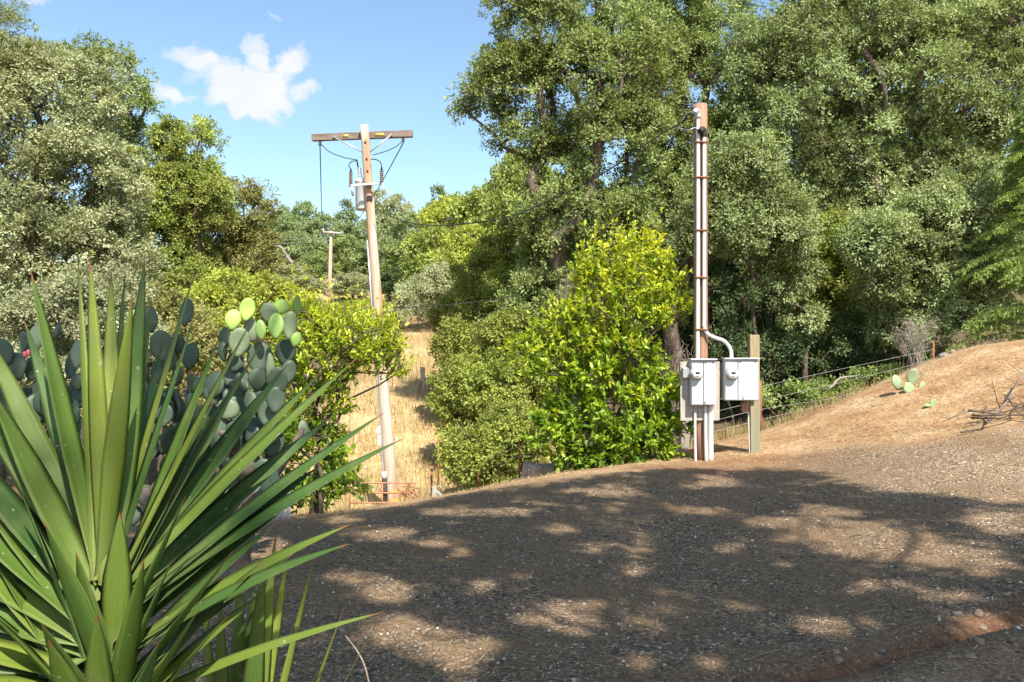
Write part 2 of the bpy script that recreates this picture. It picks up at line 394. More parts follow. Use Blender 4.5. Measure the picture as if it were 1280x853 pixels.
def lines(segs):
    out=[]
    for a,b,s in segs: out.append(np.arange(a,b,s))
    return np.concatenate(out)
gx=lines([(-170,-40,10),(-40,-12,1.5),(-12,-6,.3),(-6,8,.07),(8,14,.15),(14,30,1),(30,171,8)])
gy=lines([(-70,-10,6),(-10,3,.6),(3,13,.07),(13,18,.1),(18,30,.3),(30,70,.8),(70,201,6)])
GX,GY=np.meshgrid(gx,gy)
GZ=H(GX,GY)
def masks(x,y):
    """material weights on the terrain"""
    nz=fbm(x*.8,y*.8,4); 
    # mound: above line from meters to right, in front of the road edge
    mx=np.array([-12,-3.1,-1.5,0,1.6,3.0,4.2,5.6,6.6,7.8,9.5,14]); my=np.array([9.6,9.9,10.6,11.3,11.9,12.4,12.4,11.8,11.4,10.7,9.8,8.0])
    edge=np.interp(x,mx,my)
    off=(nz-.45)*2.2
    dirt=sstep(-.5,1.0,y-edge+off)
    grass=sstep(16.5,18.5,y+off)*np.maximum(1-sstep(1.0,3.5,x-.03*y),sstep(44,52,y))
    grass=np.maximum(grass,sstep(13.6,15,y+off)*(1-sstep(-1,1.2,x)))
    wood=sstep(16.8,18.6,y-.12*(x-5)+off)*sstep(1.0,4,x)*(1-sstep(46,54,y))
    wood=np.maximum(wood,sstep(9,11,y)*(1-sstep(-7.5,-5.5,x))*(1-sstep(50,60,y)))
    d,s=gut_dist(x,y)
    red=np.exp(-(d/(.10+.12*vnoise(x*3.1,y*3.1)))**2)*.72
    red=np.maximum(red,.55*np.exp(-((y-edge-.35)/.35)**2)*sstep(1.8,3,x)*(1-sstep(4.5,5.6,x)))
    red=np.maximum(red,.5*np.exp(-((y-12.2+.25*(x-2.8))/.5)**2)*np.exp(-((x-2.8)/1.4)**2))
    bank=(s<0)*sstep(.2,.5,d)*(1-sstep(6.8,8,y))*sstep(-1,1,x)*(y<7.2)*(d<3)
    return dirt,grass,wood,red,bank
D_,G_,W_,R_,B_=masks(GX,GY)
D2=np.maximum(D_*(1-G_),.35*B_)
ny,nx=GX.shape
ii=(np.arange(ny-1)[:,None]*nx+np.arange(nx-1)[None])
Qg=np.stack([ii,ii+1,ii+nx+1,ii+nx],-1).reshape(-1,4)
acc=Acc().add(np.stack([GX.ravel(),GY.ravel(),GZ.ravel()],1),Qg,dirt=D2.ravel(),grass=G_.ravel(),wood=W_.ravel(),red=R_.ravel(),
   pale=(sstep(3.2,6.,GX-.15*(GY-8)+1.5*(fbm(GX*.5,GY*.5,3)-.45))*sstep(6.5,8.5,GY)).ravel(),gravel=np.clip(1-D2-G_-W_-R_,0,1).ravel())  # pale marks the sunlit side of the drive, its light put into the colour
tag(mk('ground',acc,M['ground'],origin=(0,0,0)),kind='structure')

# ------------------------------------------------------------------ ground cover (stuff)
def scatter_pebbles():
    r=RNG(11); n=36000
    x=r.uniform(-6,9,n); y=4.2+10*r.random(n)**1.4
    d,g,w,red,b=masks(x,y)
    keep=r.random(n)<np.clip(1.0-.55*d-w+.2*red,0.03,1)*(.35+1.3*sstep(.38,.6,fbm(x*.9,y*.9,3)))
    x,y=x[keep],y[keep]; n=len(x); z=H(x,y)
    s=.0045+.014*r.random(n)**4
    sh=np.array([[1,0,0],[-1,0,0],[0,1,0],[0,-1,0],[0,0,1],[0,0,-1]],float)
    T=np.array([[0,2,4],[2,1,4],[1,3,4],[3,0,4],[2,0,5],[1,2,5],[3,1,5],[0,3,5]])
    V=sh[None]*s[:,None,None]*r.uniform(.6,1.4,(n,6,1))
    a=r.uniform(0,2*PI,n); c,si=np.cos(a),np.sin(a)
    X=V[...,0]*c[:,None]-V[...,1]*si[:,None]; Y=V[...,0]*si[:,None]+V[...,1]*c[:,None]
    V=np.stack([X+x[:,None],Y+y[:,None],V[...,2]*.7+z[:,None]+.2*s[:,None]],-1).reshape(-1,3)
    Ti=(T[None]+6*np.arange(n)[:,None,None]).reshape(-1,3)
    tint=np.repeat(r.random(n),6)
    tag(mk('gravel',Acc().add(V,None,Ti,tint=tint),M['pebble'],origin=(0,0,0),smooth=False),kind='stuff')
scatter_pebbles()
def scatter_blades(name,mat,x,y,hgt,wid,lean,seed,up=True,parent=None):
    r=RNG(seed); n=len(x); z=H(x,y)
    a=r.uniform(0,2*PI,n); b=r.uniform(0,2*PI,n)
    h=hgt*r.uniform(.5,1.3,n); w=wid*r.uniform(.6,1.3,n)
    if up:
        L=lean*r.random(n)
        d=np.stack([np.cos(a)*L,np.sin(a)*L,np.ones(n)],1); d=nrm(d)*h[:,None]
        base=np.stack([x,y,z-.02],1)
        sd=np.stack([np.cos(b),np.sin(b),np.zeros(n)],1)*w[:,None]/2
        mid=base+d*.55+np.stack([np.zeros(n),np.zeros(n),.08*h],1)
        V=np.stack([base-sd,base+sd,mid+sd*.8,mid-sd*.8,base+d],1).reshape(-1,3)
        k=5*np.arange(n)[:,None]
        Q=k+np.array([[0,1,2,3]]); T=k+np.array([[3,2,4]])
        mk_=Acc().add(V,Q,T,tint=np.repeat(r.random(n),5))
    else:
        d=np.stack([np.cos(a),np.sin(a),r.uniform(-.15,.35,n)],1)*h[:,None]/2
        sd=np.stack([-np.sin(a),np.cos(a),np.zeros(n)],1)*w[:,None]/2
        base=np.stack([x,y,z+.012+np.abs(d[:,2])],1)
        sag=np.stack([np.zeros(n),np.zeros(n),.2*h*r.random(n)],1)
        V=np.stack([base-d,base+sd+sag*.3,base+d,base-sd+sag*.3],1).reshape(-1,3)
        Q=4*np.arange(n)[:,None]+np.array([[0,1,2,3]])
        mk_=Acc().add(V,Q,tint=np.repeat(r.random(n),4))
    return tag(mk(name,mk_,mat,origin=(0,0,0),smooth=False),kind='stuff')
r=RNG(5)
n=60000; x=r.uniform(-9,3.5,n); y=16.2+40*r.random(n)**1.3
d,g,w,red,b=masks(x,y); k=(r.random(n)<g)&(fbm(x*.9,y*.6,3)>r.uniform(.2,.55,n))
scatter_blades('dry_grass',M['drygrass'],x[k],y[k],.34,.016,.8,21)
n=22000; x=r.uniform(2.2,9,n); y=r.uniform(15.2,18.6,n)
k=(r.random(n)<.9*sstep(15.2,16.6,y-.35*(x-4.5)))&(fbm(x*1.1,y*1.1,3)>r.uniform(.25,.55,n))
scatter_blades('dry_grass',M['drygrass'],x[k],y[k],.30,.010,.8,22)
n=5000; x=r.uniform(2,13,n); y=r.uniform(11,17,n)
d,g,w,red,b=masks(x,y); k=(r.random(n)<d)&(fbm(x*2.2,y*2.2,3)>.56)
scatter_blades('dry_grass',M['drygrass'],x[k],y[k],.10,.006,1.6,25)
n=60000; x=r.uniform(-4,13,n); y=r.uniform(4.3,17,n)
d,g,w,red,b=masks(x,y); k=r.random(n)<np.clip(d*.9+.75*b+.12,0,1)*(1-g)*sstep(.25,.6,fbm(x*1.4,y*1.4,3))
scatter_blades('straw_litter',M['straw'],x[k],y[k],.12,.006,0,23,False)
n=26000; x=r.uniform(-6,10,n); y=r.uniform(4.3,15,n)
d,g,w,red,b=masks(x,y); k=r.random(n)<(.25+.4*d+.5*b+.4*red)*sstep(.3,.65,fbm(x*.8+7,y*.8,3))
scatter_blades('leaf_litter',M['deadleaf'],x[k],y[k],.032,.016,0,24,False)

# ------------------------------------------------------------------ trees
def leaf_quads(c,nrml,dirs,L,W,fold=.15):
    """c base (n,3); dirs along the leaf; nrml face normal"""
    side=nrm(np.cross(dirs,nrml)); up=np.cross(side,dirs)
    mid=c+dirs*(L*.5)[:,None]
    V=np.stack([c,mid+side*(W/2)[:,None]+up*(fold*W)[:,None],c+dirs*L[:,None],mid-side*(W/2)[:,None]+up*(fold*W)[:,None]],1)
    n=len(c)
    return V.reshape(-1,3),4*np.arange(n)[:,None]+np.array([[0,1,2,3]])
def sphere_dirs(r,n): return nrm(r.normal(size=(n,3)))

def sample_blobs(r,lobes,n,shell=.55):
    lobes=np.array(lobes,float); vol=(lobes[:,3]*lobes[:,4]*lobes[:,5])**.72
    w=vol/vol.sum(); li=r.choice(len(lobes),n,p=w)
    d=sphere_dirs(r,n); d[:,2]=np.where((d[:,2]<-.55),-d[:,2]*.6,d[:,2]); d=nrm(d)
    rad=(shell**3+(1-shell**3)*r.random(n))**(1/3)
    p=lobes[li,:3]+d*lobes[li,3:6]*rad[:,None]
    # drop those deep inside another lobe
    q=((p[:,None]-lobes[None,:,:3])/lobes[None,:,3:6]); q=np.sqrt((q**2).sum(-1)); q[np.arange(n),li]=9
    keep=(q.min(1)>.62)|(r.random(n)<.25)
    o=nrm(d/lobes[li,3:6])
    return p[keep],o[keep]
def blob_leaves(r,bp,bo,brad,sprays,per,L,W,flat=.75,upb=.4,spray_r=.11,droop=0.,tint0=.5):
    nb=len(bp)
    br=brad*np.clip(r.lognormal(-.06,.36,nb),.4,1.75)
    sd=sphere_dirs(r,nb*sprays).reshape(nb,sprays,3)
    sd=nrm(sd+.55*bo[:,None]+np.array([0,0,.25]))
    rr=(.35+.65*r.random((nb,sprays,1))**.5)
    sp=bp[:,None]+sd*rr*br[:,None,None]*np.array([1,1,flat])
    if droop: sp[...,2]-=droop*br[:,None]*r.random((nb,sprays))**2*2
    sp=sp.reshape(-1,3); so=sd.reshape(-1,3); ns=len(sp)
    ld=sphere_dirs(r,ns*per).reshape(ns,per,3)
    off=ld*spray_r*r.random((ns,per,1))**.5
    c=(sp[:,None]+off).reshape(-1,3)
    dirs=nrm(ld*.8+so[:,None]*.6+r.normal(size=ld.shape)*.4-np.array([0,0,droop*.8])).reshape(-1,3)
    nn=nrm(np.repeat(so,per,0)*.8+np.array([0,0,upb])+r.normal(size=dirs.shape)*.38)
    n=len(c)
    LL=L*r.uniform(.6,1.35,n); WW=W*r.uniform(.7,1.3,n)
    V,Q=leaf_quads(c,nn,dirs,LL,WW)
    tb=np.repeat(np.clip(r.normal(tint0,.18,nb),0,1),sprays*per)
    tint=np.clip(tb+r.normal(0,.12,n),0,1)
    return V,Q,np.repeat(tint,4),sp
def skeleton(r,base,fork,bp,trunk_r,acc,minr=.012,lean=None,twigpts=None,gnarl=.12):
    """trunk from base to fork, then limbs reaching every blob"""
    nodes=[np.array(base,float)]; par=[-1]
    k=5
    for i in range(1,k+1):
        t=i/k; p=np.array(base)*(1-t)+np.array(fork)*t
        if 0<i<k: p=p+r.normal(0,.06,3)*np.array([1,1,.3])*np.linalg.norm(np.array(fork)-base)*.35
        nodes.append(p); par.append(i-1)
    plen=[0]*(k+1)
    order=np.argsort(np.linalg.norm(bp-np.array(fork),axis=1))
    for b in order:
        p=bp[b]; NN=np.array(nodes[2:]); dd=np.linalg.norm(NN-p,axis=1)
        cost=dd+.35*np.array(plen[2:])+ .6*np.maximum(NN[:,2]-p[2],0)
        j=int(np.argmin(cost))+2
        d=dd[j-2]; last=j
        nseg=int(max(1,min(4,d/.9)))
        a=nodes[j]
        for s in range(1,nseg+1):
            t=s/nseg; q=a*(1-t)+p*t
            if s<nseg: q=q+r.normal(0,gnarl*d*.5,3); q[2]+=.08*d*math.sin(PI*t)
            nodes.append(q); par.append(last); plen.append(plen[last]+d/nseg if last<len(plen) else d); last=len(nodes)-1
    n=len(nodes); rad=np.zeros(n); 
    ch=[[] for _ in range(n)]
    for i in range(1,n): ch[par[i]].append(i)
    for i in range(n-1,-1,-1):
        rad[i]=1. if not ch[i] else sum(rad[c]**2.1 for c in ch[i])**(1/2.1)
    e=rad/rad[0]*trunk_r; rad=np.maximum(e,minr)
    rad[0]*=1.25
    nodes=np.array(nodes)
    # chains along the thickest child
    start=[(0,-1)]
    while start:
        i,pr=start.pop(); path=[i] if pr<0 else [pr,i]
        while ch[path[-1]]:
            cs=sorted(ch[path[-1]],key=lambda c:-rad[c])
            for c in cs[1:]: start.append((c,path[-1]))
            path.append(cs[0])
        pts=nodes[path]; rr=rad[path].copy()
        if pr>=0: rr[0]=min(rr[0],rr[1]*1.15)
        if len(path)>1:
            sides=8 if rr.max()>.12 else (5 if rr.max()>.03 else 4)
            sp_=smooth_path(pts,3); rs=np.interp(np.linspace(0,1,len(sp_)),np.linspace(0,1,len(rr)),rr)
            V,Q,T=tube(sp_,rs,sides); acc.add(V,Q,T)
    if twigpts is not None:
        for a,b in twigpts:
            m=(a+b)/2+r.normal(0,.06,3)
            V,Q,T=tube(np.array([a,m,b]),[.012,.009,.005],3,False); acc.add(V,Q,T)

def lobes_px(Y,L):
    out=[]
    for l in L:
        u,v,ru,rv=l[:4]; dy=l[4] if len(l)>4 else 0
        y=Y+dy; c=P(u,v,y); rx=ru*y/F; rz=rv*y/F
        out.append((*c,rx,min(max(.85*rx,.5*rz),3.6),rz))
    return out
def tree(name,label,cat,Y,lobes,mat,base_u,nb,sprays=28,per=12,brad=.6,L=.098,W=.052,bark='bark',trunk_r=.2,group=None,seed=1,
         fork_t=.35,droop=0.,shell=.55,twigs=5,tint0=.5,baseY=None,spray_r=.11,trunk_name='trunk',minr=.012):
    r=RNG(seed); lb=lobes_px(Y,lobes)
    by=Y if baseY is None else baseY
    bx=(base_u-CU)/F*by; base=np.array([bx,by,gz(bx,by)-.1])
    root=thing(name,base,label,cat,group)
    bp,bo=sample_blobs(r,lb,nb,shell)
    # keep foliage above ground
    g=H(bp[:,0],bp[:,1]); k=bp[:,2]>g+.15; bp,bo=bp[k],bo[k]
    V,Q,t,sp=blob_leaves(r,bp,bo,brad,sprays,per,L,W,droop=droop,tint0=tint0,spray_r=spray_r)
    mk('crown',Acc().add(V,Q,tint=t),mat,root,smooth=False)
    cen=bp.mean(0); fork=base*(1-fork_t)+cen*fork_t
    tw=[]
    sp=sp.reshape(len(bp),-1,3)
    for i in range(len(bp)):
        for j in range(twigs): tw.append((bp[i],sp[i,r.integers(sp.shape[1])]))
    a=Acc(); skeleton(r,base,fork,bp,trunk_r,a,twigpts=tw,minr=minr)
    mk(trunk_name,a,M[bark],root)
    return root

# --- trees beside and behind the yard (bank on one side of the grass track)
tree('oak_tree','big grey-green oak filling the bank behind the prickly pears, tallest on that side','tree',24,
  [(20,150,105,105),(-50,250,120,120),(90,235,85,95),(60,330,85,80),(135,330,55,55),(95,130,60,55),(-60,120,90,90),(20,410,75,45),(95,395,50,40)],M['sage'],40,620,seed=2,trunk_r=.26)
tree('oak_tree','green oak whose loose top leans out over the big grey-green oak','tree',28,
  [(140,105,42,38),(163,150,22,50),(120,170,55,60),(100,90,40,32),(150,260,50,60)],M['oakgreen'],130,150,seed=3,brad=.5,sprays=20)
tree('oak_tree','olive-green oak with an open top standing between the grey-green oak and the brownish one','tree',27,
  [(232,185,40,33),(190,225,42,40),(228,255,55,50),(200,320,62,60),(255,225,18,22),(185,290,50,50),(225,365,50,40)],M['olive'],215,330,seed=4,brad=.45)
tree('oak_tree','brownish olive oak with thin patches, nearest the grass track on the cactus side','tree',30,
  [(292,262,42,36),(258,300,45,50),(312,312,30,40),(278,355,55,40),(240,280,40,40)],M['brownolive'],280,200,seed=5,brad=.5)
tree('pine_tree','dark pine whose top just shows above the big grey-green oak','tree',34,
  [(-5,30,28,45),(20,75,30,25),(-10,110,50,50)],M['pine'],-5,70,seed=6,L=.22,W=.02,trunk_r=.2)
tree('bush','yellow-green bush on the bank behind the prickly pears','bush',21,
  [(300,385,55,42),(262,400,42,36),(338,402,35,32),(290,425,60,35)],M['yellow'],300,130,seed=7,brad=.4,trunk_r=.07,L=.09)
tree('bush','pale silvery bush low at the foot of the big grey-green oak','bush',17,
  [(5,425,50,40),(70,400,50,40),(120,385,50,42),(150,420,45,40),(40,470,70,40)],M['sagepale'],60,170,seed=8,brad=.34,trunk_r=.06,L=.07,W=.04,bark='greybark')
tree('bush','dull brownish-green bush directly behind the middle prickly pear','bush',18,
  [(205,410,50,50),(235,450,50,45),(180,470,60,45),(250,500,60,50),(120,500,80,50)],M['brownolive'],210,150,seed=9,brad=.38,trunk_r=.06,L=.08)

# --- far trees: three kinds, copied
def proto(name,label,cat,mat,kind,seed,group):
    r=RNG(seed)
    root=thing(name,(0,0,-100),label,cat,group)
    if kind=='round': lb=[(0,0,.62,.36,.36,.34),(-.2,.05,.45,.26,.25,.25),(.22,0,.5,.25,.28,.27),(.05,-.1,.8,.2,.2,.18),(0,0,.25,.33,.33,.22)]; nb=150; br=.10
    elif kind=='loose': lb=[(0,0,.75,.2,.2,.22),(-.12,0,.5,.24,.24,.25),(.15,0,.58,.2,.2,.2),(.02,0,.3,.27,.27,.22)]; nb=100; br=.085
    elif kind=='pine': lb=[(0,0,.9,.07,.07,.1),(0,0,.72,.13,.13,.12),(.02,0,.52,.17,.17,.12),(-.02,0,.34,.2,.2,.12),(0,0,.18,.18,.18,.1)]; nb=85; br=.075
    else: lb=[(0,0,.5,.6,.5,.45),(-.45,0,.35,.4,.4,.38),(.45,0,.38,.4,.4,.36),(.1,-.1,.7,.35,.3,.25)]; nb=170; br=.15
    lb=[(a,b,c-100,d,e,f) for a,b,c,d,e,f in lb]
    bp,bo=sample_blobs(r,lb,nb)
    V,Q,t,sp=blob_leaves(r,bp,bo,br,18,6,.036,.022,spray_r=.03)
    mk('crown',Acc().add(V,Q,tint=t),mat,root,smooth=False)
    a=Acc(); skeleton(r,np.array([0,0,-100.02]),np.array([0.01,0,-99.7]),bp,.03,a,minr=.003)
    mk('trunk',a,M['bark'],root)
    return root
def copy_thing(o,loc,scale,rz,label,mat=None,group=None):
    c=o.copy(); COL.objects.link(c); c.location=loc; c.scale=scale; c.rotation_euler=(0,0,rz)
    c['label']=label
    if group: c['group']=group
    for ch in o.children:
        d=ch.copy(); COL.objects.link(d); d.parent=c
        if mat and d.name.startswith('crown'):
            d.material_slots[0].link='OBJECT'; d.material_slots[0].material=mat
    return c
g_far='trees on the far hillside'
protos={'round':proto('oak_tree','','tree',M['far'],'round',31,g_far),'loose':proto('oak_tree','','tree',M['far'],'loose',32,g_far),
        'pine':proto('pine_tree','','tree',M['pine'],'pine',33,g_far),'bush':proto('bush','','bush',M['olive'],'bush',34,'bushes on the hillside')}
used=set()
def place(kind,u,vtop,Y,wpx,mat,label,rz=0.,group=None,sink=0.):
    x=(u-CU)/F*Y; z=gz(x,Y)-sink; ztop=EYE-(vtop-CV)/F*Y; Hh=max(ztop-z,1.0)
    base_w={'round':.80,'loose':.62,'pine':.40,'bush':1.6}[kind]
    top={'round':1.0,'loose':1.0,'pine':1.02,'bush':1.0}[kind]
    s=Hh/top; sx=wpx*Y/F/base_w
    o=protos[kind]
    if kind not in used:
        used.add(kind); o.location=(x,Y,z); o.scale=(sx,sx,s); o.rotation_euler=(0,0,rz); o['label']=label
        if group: o['group']=group
        for ch in o.children:
            if ch.name.startswith('crown') and mat:
                ch.material_slots[0].link='OBJECT'; ch.material_slots[0].material=mat
        return o
    return copy_thing(o,(x,Y,z),(sx,sx,s),rz,label,mat,group)
# prototype verts were stored relative to the base at z=-100, so copies sit on their own base
gs='trees along the skyline of the far hill'
sky=[('round',318,285,84,70,'far','rounded tree on the skyline just past the brownish oak'),
 ('loose',352,258,84,40,'far','loose-topped tree on the skyline, first past the brownish oak'),
 ('round',352,272,80,75,'far','rounded tree on the skyline below the two loose tops'),
 ('loose',384,252,84,48,'far','loose-topped tree on the skyline before the hanging line'),
 ('round',412,272,80,62,'far','rounded tree on the skyline straight above the small distant pole'),
 ('pine',431,251,88,30,'pine','slim pine on the skyline beside the transformer, on the crossarm\'s longer wire side'),
 ('round',452,278,80,60,'far','rounded tree on the skyline right behind the transformer'),
 ('loose',498,243,86,52,'sage','pale loose tree on the skyline just beyond the leaning pole'),
 ('pine',474,240,90,30,'sage','thin grey pine on the skyline showing beside the leaning pole'),
 ('round',520,270,78,70,'far','rounded tree on the skyline between the leaning pole and the peaked pine'),
 ('pine',547,234,80,34,'pine','peaked pine standing highest on the skyline past the leaning pole')]
for i,(k,u,v,Y,w,m,l) in enumerate(sky): place(k,u,v,Y,w,M[m],l,i*1.3,gs)
g2='trees on the far slope round the small distant pole'
mid=[('round',330,300,70,80,'brownolive','brownish tree on the far slope beside the pale snag'),
 ('round',372,292,70,70,'far','green tree on the far slope just uphill of the small distant pole'),
 ('round',398,315,67,46,'oakgreen','dark green tree on the far slope directly behind the small distant pole'),
 ('round',440,297,70,62,'oakgreen','dark green tree on the far slope between the two poles'),
 ('round',480,300,68,70,'far','green tree on the far slope behind the middle of the leaning pole'),
 ('round',515,300,66,70,'oakgreen','dark tree on the far slope just past the leaning pole'),
 ('round',350,330,62,70,'sage','grey-green tree on the far slope above the yellow-green bush'),
 ('round',385,345,59,40,'sage','small grey tree on the far slope below the small distant pole\'s wires'),
 ('round',440,342,60,50,'sage','grey-green tree on the far slope downhill of the dark one between the poles'),
 ('round',500,335,56,56,'dark','dark round tree on the far slope at the top of the grass track')]
for i,(k,u,v,Y,w,m,l) in enumerate(mid): place(k,u,v,Y,w,M[m],l,i*1.7+.4,g2)
g3='oaks climbing the slope past the grass track'
for i,(k,u,v,Y,w,m,l) in enumerate([
 ('round',565,250,58,95,'yellow','yellow-green oak just past the peaked pine'),
 ('round',612,232,56,95,'olive','olive oak on the slope in the gap beside the great dark oak'),
 ('round',655,195,54,90,'olive','tallest olive oak on the slope, half behind the great dark oak'),
 ('loose',640,186,60,50,'pine','feathery grey-green top rising behind the olive oaks'),
 ('round',545,285,52,80,'olive','olive oak standing over the grey chaparral bush'),
 ('round',597,285,48,100,'yellow','yellow-green oak in the middle of the slope under the sagging cable'),
 ('round',650,275,44,100,'yellow','yellow-green oak under the end of the sagging cable'),
 ('round',700,230,44,110,'dark','dark oak deep behind the great dark oak')]): place(k,u,v,Y,w,M[m],l,i*2.1,g3)
g4='bushes on the hillside'
for i,(k,u,v,Y,w,m,l) in enumerate([
 ('bush',545,332,46,105,'sage','rounded grey-green chaparral bush at the top of the grass track'),
 ('bush',462,372,52,60,'yellow','small yellow-green bush behind the lower part of the leaning pole'),
 ('bush',385,372,54,60,'sage','low grey bush at the foot of the small distant pole'),
 ('bush',430,385,50,60,'brownolive','low brownish bush downhill of the small distant pole'),
 ('bush',340,365,50,80,'yellow','yellow-green bush on the slope beyond the tall cactus'),
 ('bush',600,345,42,110,'olive','olive bush on the slope below the yellow-green oak'),
 ('bush',455,392,44,80,'yellow','pale yellow bush just over the bright citrus'),
 ('bush',400,400,44,90,'brownolive','brownish bush just over the cactus side of the bright citrus')]): place(k,u,v,Y,w,M[m],l,i*1.1,g4)

# --- hedge of bushes along the grass track
gh='bushes lining the grass track'
hedge=[('olive-green bush high on the bank beside the grass track',31,[(596,400,42,42),(570,410,28,28)],'hedge',590,130),
 ('yellow-green bush above the shaded hollow beside the grass track',28,[(620,370,55,55),(650,330,40,55),(640,420,50,50)],'hedge',630,160),
 ('yellow-green bush hanging over the middle of the grass track',27,[(582,440,32,36),(610,455,45,48),(572,490,24,34)],'hedge',590,140),
 ('big green bush above the rusty steel posts beside the grass track',23,[(590,510,38,46),(620,500,60,60),(648,455,45,60),(590,555,35,38)],'hedge',610,240),
 ('bright green low bush at the bottom of the bank by the wire fence',19,[(610,575,38,32),(640,555,35,40),(590,590,20,18)],'hedge',620,130)]
for i,(l,Y,lb,m,bu,nb) in enumerate(hedge): tree('bush',l,'bush',Y,lb,M[m],bu,nb,seed=40+i,brad=.42,trunk_r=.08,L=.095,W=.05,group=gh)

# --- the great oaks past the service pole
tree('oak_tree','great dark oak with spreading limbs and sky showing through, behind the tall citrus','tree',24,
  [(680,45,55,55),(645,110,55,55),(725,110,75,70),(612,135,30,45),(655,175,40,18),(700,5,60,55),(640,15,28,22),(765,190,70,80),(705,215,45,45),(740,290,75,65),(690,325,42,55),(790,80,55,60),(680,390,55,60),(770,370,80,60)],
  M['oakgreen'],745,640,seed=50,trunk_r=.3,brad=.52,sprays=24)
tree('oak_tree','tall oak rising straight behind the service pole','tree',27,
  [(835,30,60,65),(830,120,70,75),(885,110,60,65),(805,-20,45,50),(870,195,80,70),(895,15,40,26),(830,280,80,70),(880,60,50,50)],M['oakgreen'],835,470,seed=51,trunk_r=.26,brad=.56)
tree('oak_tree','broad domed grey-green oak, widest tree, filling the far side of the service pole','tree',25,
  [(1060,120,140,130),(985,135,75,85),(1180,120,120,130),(1080,10,115,80),(1230,20,100,90),(955,75,45,50),(1020,225,95,65),(1150,240,95,75),(1260,200,70,110),(1060,290,90,50)],
  M['oakgrey'],1120,1100,seed=52,trunk_r=.3,brad=.6,sprays=26)
tree('oak_tree','tall oak half hidden behind the broad domed grey-green oak','tree',33,
  [(1000,90,90,90),(1100,60,110,90),(1200,100,110,110),(1090,190,110,80),(960,180,70,90),(1210,240,90,90),(1000,270,80,60)],M['oakgreen'],1080,420,seed=57,trunk_r=.24,brad=.75,L=.16,W=.09,sprays=22)
tree('oak_tree','pale drooping oak with whitish branches close behind the meter boxes','tree',21,
  [(925,215,50,45),(900,285,50,50),(955,285,55,55),(985,340,36,45,.3),(1000,390,22,30)],M['oakgrey'],940,210,seed=53,trunk_r=.07,brad=.4,bark='bark',L=.085,W=.045,droop=.3,fork_t=.75,minr=.012,baseY=21.6)
tree('bush','yellowish bush glowing in the middle of the grey-green oaks','bush',23.5,
  [(1040,305,52,36),(1012,335,42,42),(1075,345,42,42),(1050,385,50,35)],M['olive'],1040,150,seed=54,brad=.4,trunk_r=.07,L=.08,W=.045)
tree('oak_tree','drooping blue-green oak hanging down to the top of the dirt mound','tree',20.5,
  [(1170,290,52,52),(1130,350,45,50),(1185,370,48,50),(1100,310,40,40),(1140,410,40,30),(1210,330,40,50),(1230,250,50,50)],M['oakgrey'],1180,380,seed=55,trunk_r=.14,brad=.38,L=.085,W=.045,droop=.35)
gl='dark trees behind the bank beyond the prickly pears'
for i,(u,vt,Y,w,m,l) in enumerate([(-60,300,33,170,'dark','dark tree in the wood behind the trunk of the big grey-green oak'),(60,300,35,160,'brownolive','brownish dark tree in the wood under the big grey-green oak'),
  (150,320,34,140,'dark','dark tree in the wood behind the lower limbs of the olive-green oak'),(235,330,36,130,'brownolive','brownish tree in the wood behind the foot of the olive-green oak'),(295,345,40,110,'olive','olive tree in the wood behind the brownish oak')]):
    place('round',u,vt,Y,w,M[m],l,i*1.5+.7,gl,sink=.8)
gb='dark oaks standing in the wood beyond the fence'
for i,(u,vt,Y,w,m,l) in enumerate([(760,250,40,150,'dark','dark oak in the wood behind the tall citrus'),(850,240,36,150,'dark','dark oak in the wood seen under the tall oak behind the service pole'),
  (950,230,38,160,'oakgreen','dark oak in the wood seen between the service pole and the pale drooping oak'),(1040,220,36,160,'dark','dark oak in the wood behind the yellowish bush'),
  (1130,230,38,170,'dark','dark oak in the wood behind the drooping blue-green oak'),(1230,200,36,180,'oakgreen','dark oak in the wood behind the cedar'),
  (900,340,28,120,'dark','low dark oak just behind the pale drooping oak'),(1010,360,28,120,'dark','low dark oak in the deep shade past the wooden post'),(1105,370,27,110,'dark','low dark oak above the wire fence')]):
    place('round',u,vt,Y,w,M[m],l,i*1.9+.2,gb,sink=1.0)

# trunks leaning in the shade below the oaks
def leaning(name,label,cat,pts,rad,mat,group=None,sides=7,seed=1,branches=4):
    r=RNG(seed); p=smooth_path(np.array(pts),4)
    a=Acc(); V,Q,T=tube(p,np.linspace(rad,rad*.45,len(p)),sides); a.add(V,Q,T)
    for b in range(branches):
        i=r.integers(len(p)//3,len(p)); d=nrm(r.normal(size=3)+np.array([0,0,.8]))*r.uniform(.5,1.3)*max(rad*9,.35)
        q=bez(p[i],p[i]+d*.5+r.normal(0,.05,3),p[i]+d,5); V,Q,T=tube(q,np.linspace(rad*.4,rad*.1,5),4); a.add(V,Q,T)
    o=mk(name,a,mat,origin=p[0]); return tag(o,label,cat,group)
leaning('bare_oak','dark slanting trunk in the shade above the wire fence','tree',[P(1165,480,22.4),P(1120,440,22.6),P(1075,412,22.8),P(1035,398,23),P(990,380,23)],.07,M['bark'],seed=61,branches=2)
leaning('bare_oak','dark upright trunk just past the wooden post','tree',[P(1008,500,21),P(1006,450,21),P(1012,400,21.2),P(1000,340,21.4)],.09,M['bark'],seed=62)
leaning('bare_oak','dark trunk standing behind the wooden post','tree',[P(968,515,22),P(972,450,22),P(962,400,22),P(978,350,22)],.1,M['bark'],seed=64)
leaning('fallen_branch','pale crooked branch lying among the brambles behind the wire fence','branch',[P(1022,494,18.6),P(1040,483,18.6),P(1050,473,18.7),P(1072,470,18.9)],.035,M['twig'],seed=65,branches=1)
